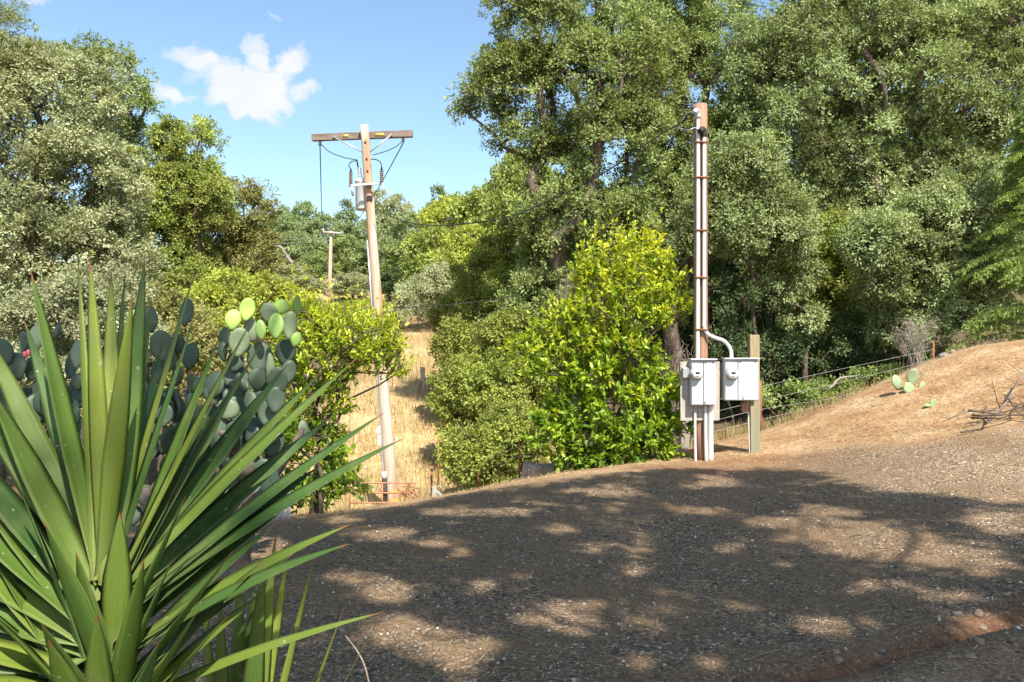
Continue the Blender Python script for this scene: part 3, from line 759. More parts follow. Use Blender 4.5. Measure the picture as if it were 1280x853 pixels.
leaning('tree_snag','bare whitish snag sticking out of the far slope above the cactus','dead tree',[P(366,330,64),P(357,318,64),P(351,309,64),P(343,309,64)],.16,M['twig'],seed=66,branches=0)
gu='shrubs in the shade under the oaks'
for i,(l,Y,lb,bu,nb) in enumerate([('shady shrub growing between the service pole and the wooden post',21,[(905,400,40,50),(925,460,45,45)],915,70),
  ('shady shrub in the hollow straight past the wooden post',21.5,[(1000,440,45,40),(985,480,40,30)],995,60),('shady shrub under the slanting trunk',22,[(1065,430,45,40),(1090,460,40,30)],1070,70)]):
    tree('bush',l,'bush',Y,lb,M['dark'],bu,nb//2,seed=75+i,brad=.36,L=.08,W=.045,trunk_r=.04,group=gu,sprays=20,per=8)  # shade of the hollow put into the leaf colour
gbr='low green brambles behind the wire fence'
for i,(u,v,Y,ru,rv,l) in enumerate([(985,500,18.2,38,18,'low bramble just past the steel post of the wire fence'),(1040,498,18.8,36,18,'low bramble under the pale crooked branch'),(1095,480,19.2,36,18,'low bramble at the foot of the slanting trunk')]):
    tree('bramble',l,'bramble',Y,[(u,v,ru,rv),(u-20,v+8,ru*.6,rv*.7),(u+22,v-2,ru*.6,rv*.8)],M['bramble'],u,20,seed=70+i,brad=.22,L=.075,W=.05,sprays=18,per=7,trunk_r=.02,group=gbr,twigs=1,minr=.005,trunk_name='stem')

# --- deodar cedar at the side of the mound
def cedar():
    r=RNG(80); Y=18.5; bx=(1312-CU)/F*Y; base=np.array([bx,Y,gz(bx,Y)-.1])
    root=thing('cedar_tree',base,'bright green cedar with feathery drooping branches beside the dirt mound','tree')
    tr=Acc(); lf=Acc(); top=base+np.array([.1,0,7.2])
    V,Q,T=tube(np.linspace(base,top,8),np.linspace(.14,.02,8),8); tr.add(V,Q,T)
    C=[];D=[];Nn=[];LL=[]
    for i in range(95):
        t=.10+.86*r.random(); a=r.uniform(0,2*PI); p0=base*(1-t)+top*t
        L=(2.35*(1-t)+.35)*r.uniform(.75,1.1)
        hd=np.array([math.cos(a),math.sin(a),0]); 
        p=bez(p0,p0+hd*L*.6+np.array([0,0,.25*L]),p0+hd*L+np.array([0,0,-.18*L]),9)
        V,Q,T=tube(p,np.linspace(.022,.004,9),4,False); tr.add(V,Q,T)
        side=np.cross(hd,[0,0,1])
        for s in np.linspace(.2,1,14):
            k=s*8; i0=min(int(k),7); c=p[i0]*(1-(k-i0))+p[i0+1]*(k-i0)
            for sg in (-1,1):
                l2=.5*(1.1-s*.75)*r.uniform(.6,1.2)+.08; d2=nrm(hd*.6+sg*side*.9+np.array([0,0,-.25+r.normal()*.12]))
                tip=c+d2*l2+np.array([0,0,-.22*l2])
                m=int(10+22*l2); ss=r.random(m)**.8
                q=c+(tip-c)*ss[:,None]+np.array([0,0,1.])*(.07*np.sin(ss*PI)*l2)[:,None]
                for _ in range(3):
                    dd=nrm(d2*.5+r.normal(size=(m,3))*.65+np.array([0,0,-.15]))
                    C.append(q+r.normal(0,.008,(m,3)));D.append(dd);Nn.append(nrm(r.normal(size=(m,3))+np.array([0,0,.8])));LL.append(np.full(m,.055))
    C=np.vstack(C);D=np.vstack(D);Nn=np.vstack(Nn);LL=np.concatenate(LL)*r.uniform(.7,1.3,len(C))
    V,Q=leaf_quads(C,Nn,D,LL,LL*.34); lf.add(V,Q,tint=np.repeat(np.clip(r.normal(.5,.22,len(C)),0,1),4))
    mk('crown',lf,M['cedar'],root,smooth=False); mk('trunk',tr,M['bark'],root)
cedar()

# --- citrus shrubs: leafy shoots
def citrus(label,Y,lobes,base_u,baseY,nshoot,seed,leafL=.10,dark_bottom=True,trunk_n=4,clear=.0):
    r=RNG(seed); lb=np.array(lobes_px(Y,lobes))
    bx=(base_u-CU)/F*baseY; base=np.array([bx,baseY,gz(bx,baseY)-.08])
    root=thing('citrus_bush',base,label,'bush')
    bp,bo=sample_blobs(r,lb,nshoot,.6)
    zlo,zhi=bp[:,2].min(),bp[:,2].max()
    wood=Acc(); C=[];D=[];NN=[];LL=[];TT=[]
    for p,o in zip(bp,bo):
        hh=(p[2]-zlo)/(zhi-zlo)
        d=nrm(o*.75+np.array([0,0,.75 if hh>.4 else .25])+r.normal(0,.28,3)); Ls=r.uniform(.16,.36)*(1.25 if hh>.7 else 1)
        if hh>.45 and r.random()<.10 and o[2]>.2: d=nrm(o*.3+np.array([0,0,1])+r.normal(0,.15,3)); Ls=r.uniform(.4,.6); p=p+d*.22
        p0=p-d*Ls*.5; pts=bez(p0,p0+d*Ls*.5+r.normal(0,.02,3),p0+d*Ls,5)
        V,Q,T=tube(pts,np.linspace(.006,.002,5),3,False); wood.add(V,Q,T)
        m=r.integers(13,21); s=np.sort(r.random(m)); s[-2:]=1
        k=s*4; i0=np.minimum(k.astype(int),3); c=pts[i0]*(1-(k-i0))[:,None]+pts[i0+1]*(k-i0)[:,None]
        ld=nrm(r.normal(size=(m,3))*.75+d*(.55+.5*s[:,None])+np.array([0,0,-.1 if hh<.4 else .15]))
        nn=nrm(d*.5+np.array([0,0,.6])+r.normal(size=(m,3))*.45)
        C.append(c);D.append(ld);NN.append(nn)
        LL.append(leafL*r.uniform(.42,1.28,m)*(1.12 if hh<.45 else .92))
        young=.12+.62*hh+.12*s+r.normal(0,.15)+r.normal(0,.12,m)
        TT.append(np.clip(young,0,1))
    C=np.vstack(C);D=np.vstack(D);NN=np.vstack(NN);LL=np.concatenate(LL);TT=np.concatenate(TT)
    # leaf with two folded halves and a bent tip
    side=nrm(np.cross(D,NN)); up=np.cross(side,D); W=LL*.42
    f=lambda a,s_,u_: C+D*(LL*a)[:,None]+side*(W*s_)[:,None]+up*(W*u_)[:,None]
    V=np.stack([f(0,0,0),f(.35,.5,.16),f(.75,.34,.02),f(1,0,-.3),f(.75,-.34,.02),f(.35,-.5,.16),f(.4,0,0),f(.75,0,-.1)],1).reshape(-1,3)
    k=8*np.arange(len(C))[:,None]
    Q=np.vstack([k+np.array([[6,1,2,7]]),k+np.array([[5,6,7,4]])]); T=np.vstack([k+np.array([[0,1,6]]),k+np.array([[0,6,5]]),k+np.array([[7,2,3]]),k+np.array([[7,3,4]])])
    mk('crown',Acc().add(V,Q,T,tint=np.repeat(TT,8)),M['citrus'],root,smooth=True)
    # several stems
    for sidx in range(trunk_n):
        sel=np.arange(len(bp))%trunk_n==sidx
        b0=base+np.array([r.uniform(-.25,.25),r.uniform(-.2,.2),0]); b0[2]=gz(b0[0],b0[1])-.06
        sub=bp[sel][::4]
        fk=b0*.55+sub.mean(0)*.45+r.normal(0,.1,3)
        skeleton(r,b0,fk,sub,.035,wood,minr=.005)
    mk('trunk',wood,M['bark'],root)
citrus('tall bright yellow-green citrus bush standing beside the meter boxes',13.7,
  [(800,318,32,26),(760,335,38,24),(835,345,22,22),(735,352,20,16),(790,362,50,20),(845,385,28,16),(800,398,45,20),(745,392,42,24),(705,405,24,20),(680,425,24,22),(655,440,22,20),(725,432,40,24),(775,432,42,22),(690,465,34,26),(745,470,44,26),(800,455,32,24),(820,490,32,22),(775,505,46,26),(715,505,36,26),(690,540,30,26),(735,545,40,24),(790,545,44,24),(830,535,26,22),(815,570,36,18),(760,578,44,16),(712,572,30,16)],765,13.6,1650,90,leafL=.11)
citrus('yellow-green citrus bush hanging across the foot of the leaning pole, by the cactus',11.6,
  [(385,420,42,38),(440,430,62,42),(400,450,55,45),(470,455,40,35),(370,400,22,34),(400,505,45,35),(380,560,55,40),(420,610,38,25),(350,480,40,40),(370,620,40,25)],395,11.4,1250,91,leafL=.085)
# grey dead brush between the citrus and the meter boards
def brush(label,cen,rad,n,seed,name='dead_brush',mat='twig',cat='dead bush'):
    r=RNG(seed); a=Acc(); base=np.array([cen[0],cen[1],gz(cen[0],cen[1])-.03])
    for i in range(n):
        d=nrm(r.normal(size=3)*np.array([1,1,.7])+np.array([0,0,.35])); e=cen+d*rad*r.uniform(.5,1.05)
        b0=base+r.normal(0,.06,3)*np.array([1,1,0]); mid=(b0+cen)/2+r.normal(0,.15,3)*rad
        p=smooth_path([b0,mid,cen+(e-cen)*.5+r.normal(0,.07,3),e],3); V,Q,T=tube(p,np.linspace(.007,.0022,len(p)),3,False); a.add(V,Q,T)
        for j in range(4):
            k=r.integers(len(p)//2,len(p)); q=p[k]+nrm(r.normal(size=3))*rad*.35
            V,Q,T=tube(np.array([p[k],(p[k]+q)/2+r.normal(0,.02,3),q]),[.004,.003,.0015],3,False); a.add(V,Q,T)
    return tag(mk(name,a,M[mat],origin=base),label,cat)
brush('grey leafless brush tangled between the tall citrus and the weathered boards',P(838,462,14.3),np.array([.42,.35,.75]),60,95)
brush('bare grey twigs poking out of the top of the hollow beside the tall citrus',P(712,372,14.6),np.array([.4,.3,.6]),26,96)
brush('bare brownish brush below the drooping blue-green oak, beside the red post',P(1145,420,18.6),np.array([.8,.4,.7]),60,97)

# ------------------------------------------------------------------ utility pole
def pole():
    Y=19.5; b=P(492,640,Y); t=P(455,157,Y); b[2]=gz(b[0],Y)-.15
    root=thing('utility_pole',b,'tall leaning wooden utility pole with a crossarm and a transformer','utility pole')
    tt=np.linspace(0,1,24)[:,None]; path=b*(1-tt)+t*tt
    path[1:-1,0]+=RNG(3).normal(0,.006,22)
    V,Q,T=tube(path,np.linspace(.155,.10,24),18); mk('pole',Acc().add(V,Q,T),M['polewood'],root)
    # crossarm
    ca,cb=P(390,172.5,Y+.19),P(516,167.5,Y+.19)
    arm=mk('crossarm',Acc().add(*beam(ca,cb,.17,.12)),M['armwood'],root,bevel=.012)
    for u,w in ((433,16),(475,26)):
        c=ca+(cb-ca)*((u-390)/126)
        mk('tag',Acc().add(*box(c+np.array([0,-.066,.0]),(w*Y/F*.42,.008,.07),np.array([[1,0,.04],[0,1,0],[-.04,0,1]]))),M['yellowtag'],root)
    for (u1,v1,u2,v2) in ((416,171,453,190),(490,168,463,190)):
        V,Q,T=tube(np.array([P(u1,v1,Y+.11),P(u2,v2,Y-.02)]),.018,6); mk('brace',Acc().add(V,Q,T),M['galv'],root)
    def insulator(p,h,r0,mat,name='insulator',ax=(0,0,1)):
        a=Acc(); zs=[];rs=[]
        for k in range(6):
            zs+= [k/6,(k+.35)/6,(k+.6)/6]; rs+=[r0*.55,r0,r0*.6]
        pts=np.array(p)+np.outer(np.array(zs)*h,nrm(ax))
        V,Q,T=tube(pts,np.array(rs),10); a.add(V,Q,T); return mk(name,a,M[mat],root)
    insulator(P(400,183,Y+.19),.16,.045,'insul'); insulator(P(504,178,Y+.19),.16,.045,'insul')
    # transformer tank behind the pole
    c=P(455,263,Y+.28); h=.72
    zs=np.array([0,0,.03,h-.06,h-.03,h,h+.05,h+.06]); rs=np.array([.0,.2,.21,.21,.225,.225,.14,.0])
    pts=np.stack([np.full(8,c[0]),np.full(8,c[1]),c[2]+zs+np.arange(8)*1e-4],1)
    V,Q,T=tube(pts,np.maximum(rs,.002),24); mk('transformer',Acc().add(V,Q,T),M['boxpaint'],root)
    insulator(P(451,227,Y+.2),.36,.055,'paleinsul','bushing',(-.12,0,1))
    # equipment bracket and cutouts
    ba,bb=P(437,234,Y-.05),P(478,231,Y-.05)
    mk('bracket',Acc().add(*beam(ba+np.array([0,-.17,0]),bb+np.array([0,-.17,0]),.05,.05)),M['white'],root,bevel=.006)
    for u,v in ((438.5,230),(477,228)):
        insulator(P(u,v,Y-.26),.30,.055,'insul','cutout')
        V,Q,T=tube(np.array([P(u,v-14,Y-.26),P(u,v-19,Y-.26)]),[.03,.02],8); mk('cutout_cap',Acc().add(V,Q,T),M['black'],root)
        V,Q,T=tube(np.array([P(u+1,v+1,Y-.26),P(u+2.5,v+15,Y-.28)]),.028,8); mk('fuse_tube',Acc().add(V,Q,T),M['galv'],root)
    ax=nrm(t-b); 
    def onpole(v,off=.0):
        k=(v-640)/(157-640); return P(492+(455-492)*k,v,Y-(.155+(.10-.155)*k)-.008+off)
    for v in (232,248):
        mk('tag',Acc().add(*box(onpole(v),(.15,.016,.13),None)),M['tagplate'],root,bevel=.004)
    for v in (178,199,214): mk('tag',Acc().add(*box(onpole(v),(.04,.012,.05))),M['tagplate'],root)
    for v in (614,625): 
        k=(v-640)/(157-640); c=P(492+(455-492)*k,v,Y); rr=.155+(.10-.155)*k+.004
        V,Q,T=tube(np.array([c-ax*.04,c+ax*.04]),rr,18,False); mk('band',Acc().add(V,Q,T),M['yellowtag'],root)
    # riser conduit down the side
    pts=np.array([onpole(v)+np.array([-.15-.04*(v-300)/300,.10,0]) for v in (300,380,460,540,600,634)])
    V,Q,T=tube(pts,.022,8); mk('ground_wire',Acc().add(V,Q,T),M['galv'],root)
    for v,h in ((538,.16),(551,.24)):
        mk('riser_box',Acc().add(*box(onpole(v)+np.array([-.22,.05,0]),(.085,.09,h))),M['white'],root,bevel=.01)
    mk('riser_box',Acc().add(*box(P(496,551,Y-.05),(.05,.07,.18))),M['white'],root,bevel=.01)
    # jumpers
    def wire(pts,rad,name='jumper'):
        V,Q,T=tube(smooth_path(pts,5),rad,5); mk(name,Acc().add(V,Q,T),M['wire'],root)
    wire([P(401,180,Y+.19),P(412,190,Y-.1),P(430,197,Y),P(446,200,Y+.12)],.011)
    wire([P(504,176,Y+.19),P(494,184,Y+.1),P(480,190,Y),P(466,194,Y-.16)],.011)
    wire([P(438.5,212,Y-.26),P(436,207,Y-.24),P(440,202,Y-.1),P(446,201,Y)],.013)
    wire([P(477,210,Y-.26),P(476,204,Y-.24),P(471,200,Y-.2),P(464,199,Y-.14)],.013)
    wire([P(446,200,Y+.12),P(448,210,Y+.2),P(450,214,Y+.2)],.02)
    return root
pole()
def cable(name,label,pts,rad,mat='wire',cat='cable',k=6,group=None):
    V,Q,T=tube(smooth_path(pts,k),rad,5); o=mk(name,Acc().add(V,Q,T),M[mat],origin=pts[0]); return tag(o,label,cat,group)
def sagw(a,b,s,n=14):
    t=np.linspace(0,1,n)[:,None]; p=np.asarray(a)*(1-t)+np.asarray(b)*t; p[:,2]-=s*4*(t*(1-t))[:,0]; return p
YP=19.5; YF=62.
cable('overhead_wire','thin wire dropping from the longer end of the crossarm towards the distant pole',sagw(P(400,184,YP+.19),P(404,293,YF),1.0),.014,cat='wire')
cable('overhead_wire','slanting wire from the crossarm end above the fuse cutout towards the distant pole',sagw(P(504,179,YP+.19),P(424,292.5,YF),.6),.014,cat='wire')
cable('service_cable','thick black cable sagging from the leaning pole up to the service pole top',
  [P(470,262,19.2),P(482,268,19.0),P(510,278,18.4),P(545,282,17.8),P(590,279,17.0),P(640,270,16.2),P(700,245,15.2),P(760,213,14.4),P(820,172,13.7),P(858,150,13.25)],.013)
cable('service_cable','dark cable running level from the leaning pole into the great oak',
  [P(482,384,19.4),P(520,384,20),P(560,381,21),P(600,377,22),P(670,366,24)],.012)
# ------------------------------------------------------------------ small far pole
def farpole():
    b=P(411.5,376,YF); b[2]=min(gz(b[0],YF)-.2,b[2]); t=P(414,289,YF)
    root=thing('utility_pole',b,'small distant wooden utility pole with a short crossarm on the far slope','utility pole')
    V,Q,T=tube(np.linspace(b,t,8),np.linspace(.17,.12,8),10); mk('pole',Acc().add(V,Q,T),M['polewood'],root)
    mk('crossarm',Acc().add(*beam(P(402.5,290.5,YF-.2),P(426.5,292,YF-.2),.17,.14)),M['greywood'],root)
    mk('insulator',Acc().add(*box(P(403.5,288,YF-.2),(.12,.12,.25))),M['paleinsul'],root)
farpole()
cable('overhead_wire','upper thin wire running sideways from the small distant pole across the trees',sagw(P(412,297,YF),P(250,285,66),.5),.018,'steelwire','wire')
cable('overhead_wire','lower thin wire running sideways from the small distant pole across the trees',sagw(P(412,300.5,YF),P(250,292,66),.5),.018,'steelwire','wire')

# ------------------------------------------------------------------ service pole with meters
YS=13.3
def service():
    b=P(876,578,YS); gzz=gz(b[0],YS)
    b[2]=gzz-.2; t=P(875.5,131,YS)
    root=thing('service_pole',b,'straight brown service pole carrying two white conduits above the meter boxes','service pole')
    V,Q,T=tube(np.linspace(b,t,10),np.linspace(.118,.112,10),14); mk('pole',Acc().add(V,Q,T),M['brownwood'],root)
    yc=YS-.15
    def pipe(name,pts,rad,mat='white'):
        V,Q,T=tube(smooth_path(pts,6),rad,12); return mk(name,Acc().add(V,Q,T),M[mat],root)
    pipe('conduit',[P(872.5,143,yc),P(872.5,200,yc),P(872.5,300,yc),P(872,400,yc),P(872,452,yc)],.033)
    pipe('conduit',[P(880.2,167,yc),P(880.2,230,yc),P(880.2,320,yc),P(880.2,395,yc),P(880.2,408,yc),P(884,417,yc),P(893,422,yc),P(904,426,yc),P(911,433,yc),P(914,441,yc),P(914,451,yc)],.031)
    for u,v in ((872.5,142),(880,165)):
        V,Q,T=tube(smooth_path([P(u,v+6,yc),P(u,v-1,yc),P(u-2.5,v-3,yc-.04),P(u-5,v,yc-.08)],4),.05,10); mk('weatherhead',Acc().add(V,Q,T),M['tagplate' if v>150 else 'galv'],root)
    for v in (178,222,288,347,410):
        mk('strap',Acc().add(*box(P(876.5,v+(0 if v<400 else 2),yc-.002),(.21,.092,.022))),M['rust'],root)
    # insulated hook and lead wires
    pipe('lead_wire',[P(867,144,yc-.06),P(861,141,13.2),P(858,147,13.2),P(852,154,13.4)],.014,'black')
    pipe('lead_wire',[P(875,163,yc-.06),P(868,160,13.15),P(860,163,13.2),P(848,160,13.6)],.010,'galv')
    pipe('lead_wire',[P(866,140,yc-.04),P(858,142,13.2),P(852,152,13.3),P(846,166,13.5)],.006,'galv')
    # lower conduits below the first box
    pipe('conduit',[P(868.8,514,YS-.18),P(868.8,545,YS-.18),P(869.5,580,YS-.18)],.022)
    pipe('conduit',[P(882,505,YS-.18),P(882,545,YS-.18),P(883,579,YS-.18)],.030)
    pipe('conduit',[P(888.3,505,YS-.18),P(888.3,545,YS-.18),P(888.6,578,YS-.18)],.045)
service()
def meter_box(label,u0,v0,u1,v1,seam,mu,mv,Yf,group):
    a,c=P(u0,v1,Yf),P(u1,v0,Yf); d=.16
    root=thing('meter_box',((a[0]+c[0])/2,Yf+d/2,a[2]),label,'meter box',group)
    w=c[0]-a[0]; h=c[2]-a[2]; xs=P(seam,v0,Yf)[0]
    mk('cabinet',Acc().add(*box(((a[0]+c[0])/2,Yf+d/2,(a[2]+c[2])/2),(w,d,h))),M['boxpaint'],root,bevel=.012)
    mk('cover',Acc().add(*box(((a[0]+xs)/2,Yf-.008,(a[2]+c[2])/2-.01),(xs-a[0]-.012,.02,h-.05))),M['boxpaint'],root,bevel=.005)
    dr=mk('door',Acc().add(*box(((xs+c[0])/2,Yf-.011,(a[2]+c[2])/2-.01),(c[0]-xs-.014,.026,h-.05))),M['boxpaint'],root,bevel=.005)
    mk('latch',Acc().add(*box(((xs+c[0])/2-.08,Yf-.026,a[2]+.06),(.03,.02,.05))),M['galv'],dr,bevel=.003)
    mk('hood',Acc().add(*box(((a[0]+c[0])/2,Yf+d/2-.03,c[2]+.008),(w+.03,d+.06,.02))),M['boxpaint'],root,bevel=.004)
    m=P(mu,mv,Yf-.02)
    pts=np.array([m+np.array([0,-k,0]) for k in (0,.035,.036,.05,.051,.10,.118,.122)])
    V,Q,T=tube(pts[:5],[.11,.11,.10,.10,.098],24); mt=mk('meter',Acc().add(V,Q,T),M['galv'],root)
    V,Q,T=tube(pts[3:],[.085,.085,.083,.06,.02],24); mk('dial_cover',Acc().add(V,Q,T),M['glass'],mt)
    mk('dial',Acc().add(*box(m+np.array([0,-.122,.012]),(.07,.006,.035))),M['tagplate'],mt)
    mk('nameplate',Acc().add(*box(m+np.array([0,-.124,-.03]),(.05,.005,.02))),M['paleinsul'],mt)
    for k in (0,1):
        mk('rivet',Acc().add(*box((xs+.035+k*(c[0]-xs-.09),Yf-.026,c[2]-.045),(.018,.01,.018))),M['tagplate'],root)
meter_box('white meter box fixed on the brown pole, the taller and narrower one',864,450,895,507,879,870,467,YS-.30,'meter boxes')
meter_box('white meter box fixed to the wooden post, the wider one',906,449,948,501,922,914.5,467,YS-.22,'meter boxes')
def simple(name,acc,mat,label,cat,bevel=0,group=None): 
    o=mk(name,acc,M[mat],bevel=bevel); return tag(o,label,cat,group)
# weathered boards
def boards(label,u0,u1,v0,v1,Y,n,seed,horizontal=False):
    r=RNG(seed); a,c=P(u0,v1,Y),P(u1,v0,Y); root=thing('backing_board',((a[0]+c[0])/2,Y,a[2]),label,'board','weathered boards behind the meter boxes')
    w=(c[0]-a[0])/n
    for i in range(n):
        h=c[2]-a[2]+r.uniform(-.06,.03)
        mk('plank',Acc().add(*box((a[0]+w*(i+.5),Y+r.uniform(-.003,.003),a[2]+h/2+r.uniform(-.02,.02)),(w-.006,.03,h))),M['greywood'],root,bevel=.004)
boards('weathered grey board behind the taller meter box, showing on both sides of it',850,899.5,455,527,YS-.128,3,101)
boards('weathered board strip behind the wider meter box',900.5,947,452,499,YS-.03,2,102)
simple('junction_box',Acc().add(*box(P(857,466,YS-.2),(.11,.11,.17))),'galv','small grey junction box on the board beside the taller meter box','junction box',.01)
simple('bell_box',Acc().add(*box(P(931,509,YS-.02),(.12,.12,.16))),'brownwood','small brown block hanging under the wider meter box','block',.01)
pb=P(943,569,YS+.12); pb[2]=gz(pb[0],pb[1])-.15
simple('wooden_post',Acc().add(*beam(pb,P(942,419,YS+.12),.165,.14)),'postwood','square wooden post with a grey-green top holding the wider meter box','post',.012)
o=leaning('conduit_pipe','thin white pipe running down the side of the square wooden post','pipe',[P(935,500,YS+.02),P(936,540,YS+.02),P(937,572,YS+.02)],.016,M['white'],branches=0)
# leaning old post
lp=P(853,556,14.6); lp[2]=gz(lp[0],14.6)-.15
simple('old_post',Acc().add(*beam(lp,P(859,512,14.4),.16,.14)),'greywood','stubby grey wooden post half hidden by the tall citrus','post',.015)

# ------------------------------------------------------------------ fences
def tpost(root,p,h,mat='rust',name='post'):
    a=Acc(); a.add(*box((p[0],p[1],p[2]+h/2-.12),(.035,.006,h+.24))); a.add(*box((p[0],p[1]+.016,p[2]+h/2-.12),(.006,.026,h+.24)))
    return mk(name,a,M[mat],root,smooth=False)
def fence(label,posts,wires,seed):
    p0=posts[0][0]; root=thing('wire_fence',p0,label,'fence')
    for p,h,kind in posts: tpost(root,p,h)
    r=RNG(seed)
    for pts in wires:
        p=smooth_path(pts,8); V,Q,T=tube(p,.0036,4); a=Acc().add(V,Q,T)
        L=np.linalg.norm(np.diff(p,axis=0),axis=1).sum()
        for s in np.arange(.15,L,.16):
            k=s/L*(len(p)-1); i=int(k); c=p[i]*(1-(k-i))+p[min(i+1,len(p)-1)]*(k-i)
            d=nrm(r.normal(size=3))*.022
            V,Q,T=tube(np.array([c-d,c+d]),.0028,3,False); a.add(V,Q,T)
        mk('wire',a,M['steelwire'],root)
fy=15.4
pA=P(951,545,fy); pA[2]=gz(pA[0],fy)
pB=P(1167,450,17.0); pB[2]=gz(pB[0],17.0)
pM=P(840,545,15.2); pM[2]=gz(pM[0],15.2)
fence('barbed wire fence with rusty steel posts running up behind the dirt mound',
  [(pA,P(951,476,fy)[2]-pA[2],0),(pB,max(P(1167,427,17)[2]-pB[2],.5),0),(pM,.95,0)],
  [[P(840,512,15.2),P(890,502,15.3),P(951,484,fy),P(1040,464,16.1),P(1125,446,16.8),P(1167,437,17)],
   [P(840,530,15.2),P(890,516,15.3),P(951,501,fy),P(1040,481,16.1),P(1130,459,16.8),P(1167,449,17)],
   [P(840,540,15.2),P(890,527,15.3),P(951,512,fy),P(1040,498,16.1),P(1110,480,16.6)],
   [P(840,548,15.2),P(890,540,15.3),P(951,525,fy),P(1030,506,16.0)]],110)
yl=14.6; qa=P(649,590,yl); qa[2]=gz(qa[0],yl); qb=P(716,575,14.9); qb[2]=gz(qb[0],14.9); qc=P(598,600,16); qc[2]=gz(qc[0],16)
fence('short stretch of wire fence with one rusty steel post beside the stump',
  [(qa,P(649,550,yl)[2]-qa[2],0),(qb,.8,0),(qc,.7,0)],
  [[P(598,580,16),P(625,567,15.3),P(649,559,yl),P(700,552,14.8),P(740,556,15)],[P(598,592,16),P(625,580,15.3),P(649,571,yl),P(716,566,14.9)],[P(604,600,16),P(625,592,15.3),P(649,584,yl)]],111)
# rusty steel posts on the grass track
gt='rusty steel posts beside the grass track'
for i,(u,v0,v1,Y,l) in enumerate([(539.5,580,622,19.5,'rusty steel post beside the gate end, just past the leaning pole'),(548,548,606,21.5,'taller rusty steel post at the foot of the big green bush'),(536.5,484,505,31,'short rusty steel post up the grass track beside the broken grey post')]):
    p=hit(u,v1,16); p=np.array([(u-CU)/F*Y,Y,gz((u-CU)/F*Y,Y)])
    a=Acc(); h=max(P(u,v0,Y)[2]-p[2],.4); a.add(*box((p[0],p[1],p[2]+h/2-.1),(.05,.006,h+.2))); a.add(*box((p[0],p[1]+.016,p[2]+h/2-.1),(.006,.026,h+.2)))
    simple('steel_post',a,'rust',l,'post',0,gt)
Y=31; p=P(529,500,Y); p[2]=gz(p[0],Y)-.1
simple('broken_post',Acc().add(*beam(p,P(528,459,Y),.17,.15)),'greywood','broken grey post standing up the grass track','post',.02)
q=P(523,494,Y-.1); q[2]=gz(q[0],Y-.1)-.05
simple('broken_post',Acc().add(*beam(q,P(527,476,Y-.05),.13,.05)),'brownwood','dark splintered board leaning on the broken grey post','board',.01)
# gate
def gate():
    Y=18.6; a=P(436,640,Y); b=P(519,632,Y)
    root=thing('pipe_gate',(a[0],Y,gz(a[0],Y)),'rusty pipe gate across the foot of the grass track','gate')
    for v0,v1 in ((604,604),(617,616),(629,628),(639,638)):
        V,Q,T=tube(np.array([P(436,v0,Y),P(519,v1,Y)]),.017,8); mk('rail',Acc().add(V,Q,T),M['rail'],root)
    for u in (437,478,500,519):
        V,Q,T=tube(np.array([P(u,604,Y),P(u,640,Y)]),.017,8); mk('upright',Acc().add(V,Q,T),M['rail'],root)
    r=RNG(4); A=Acc()
    for i in range(26):
        c=P(501+r.uniform(0,16),606+r.uniform(1,20),Y); d=r.normal(size=3)*np.array([.14,.02,.1])
        V,Q,T=tube(smooth_path([c-d,c+r.normal(size=3)*.05,c+d],4),.006,4); A.add(V,Q,T)
    mk('wire_tangle',A,M['rust'],root)
gate()
mp=P(482,640,18.9); mp[2]=gz(mp[0],18.9)-.1
ro=thing('marker_post',mp,'dark marker post with a white cap in front of the leaning pole','marker post')
V,Q,T=tube(np.array([mp,P(480.5,598,18.9)]),.062,12); mk('post',Acc().add(V,Q,T),M['tagplate'],ro)
V,Q,T=tube(np.array([P(480.5,599,18.9),P(480,590,18.9)]),.066,12); mk('cap',Acc().add(V,Q,T),M['white'],ro)
gp=P(543,640,18); gp[2]=gz(gp[0],18)-.1
ro=thing('brace_post',gp,'pale grey post with a slanting brace near the end of the gate','post')
mk('post',Acc().add(*beam(gp,P(543,608,18),.10,.09)),M['greywood'],ro,bevel=.01)
e=P(560,628,17.6); mk('brace',Acc().add(*beam(P(545,614,18),e,.07,.05)),M['galv'],ro,bevel=.006)
# white picket fence by the cactus
def picket():
    Y=10.6; root=thing('picket_fence',(P(270,650,Y)[0],Y,gz(P(270,650,Y)[0],Y)),'low white picket fence half hidden behind the cactus trunk','fence')
    n=0
    for u in np.arange(268,362,6.6):
        x=(u-CU)/F*Y; z=gz(x,Y); top=P(u,606,Y)[2]+RNG(int(u)).uniform(-.01,.01)
        c=(x,Y,(z-.05+top)/2); V,Q=box(c,(.052,.018,top-z+.05))
        # pointed head
        V=np.vstack([V,[[x,Y-.009,top+.03],[x,Y+.009,top+.03]]])
        mk('picket',Acc().add(V,Q+[[1,8,9,3],[5,7,9,8]],[[1,5,8],[7,3,9]]),M['picket'],root,smooth=False)
    for v in (618,642):
        mk('rail',Acc().add(*box(P(315,v,Y+.03),(96*Y/F,.03,.05))),M['picket'],root,bevel=.004)
picket()

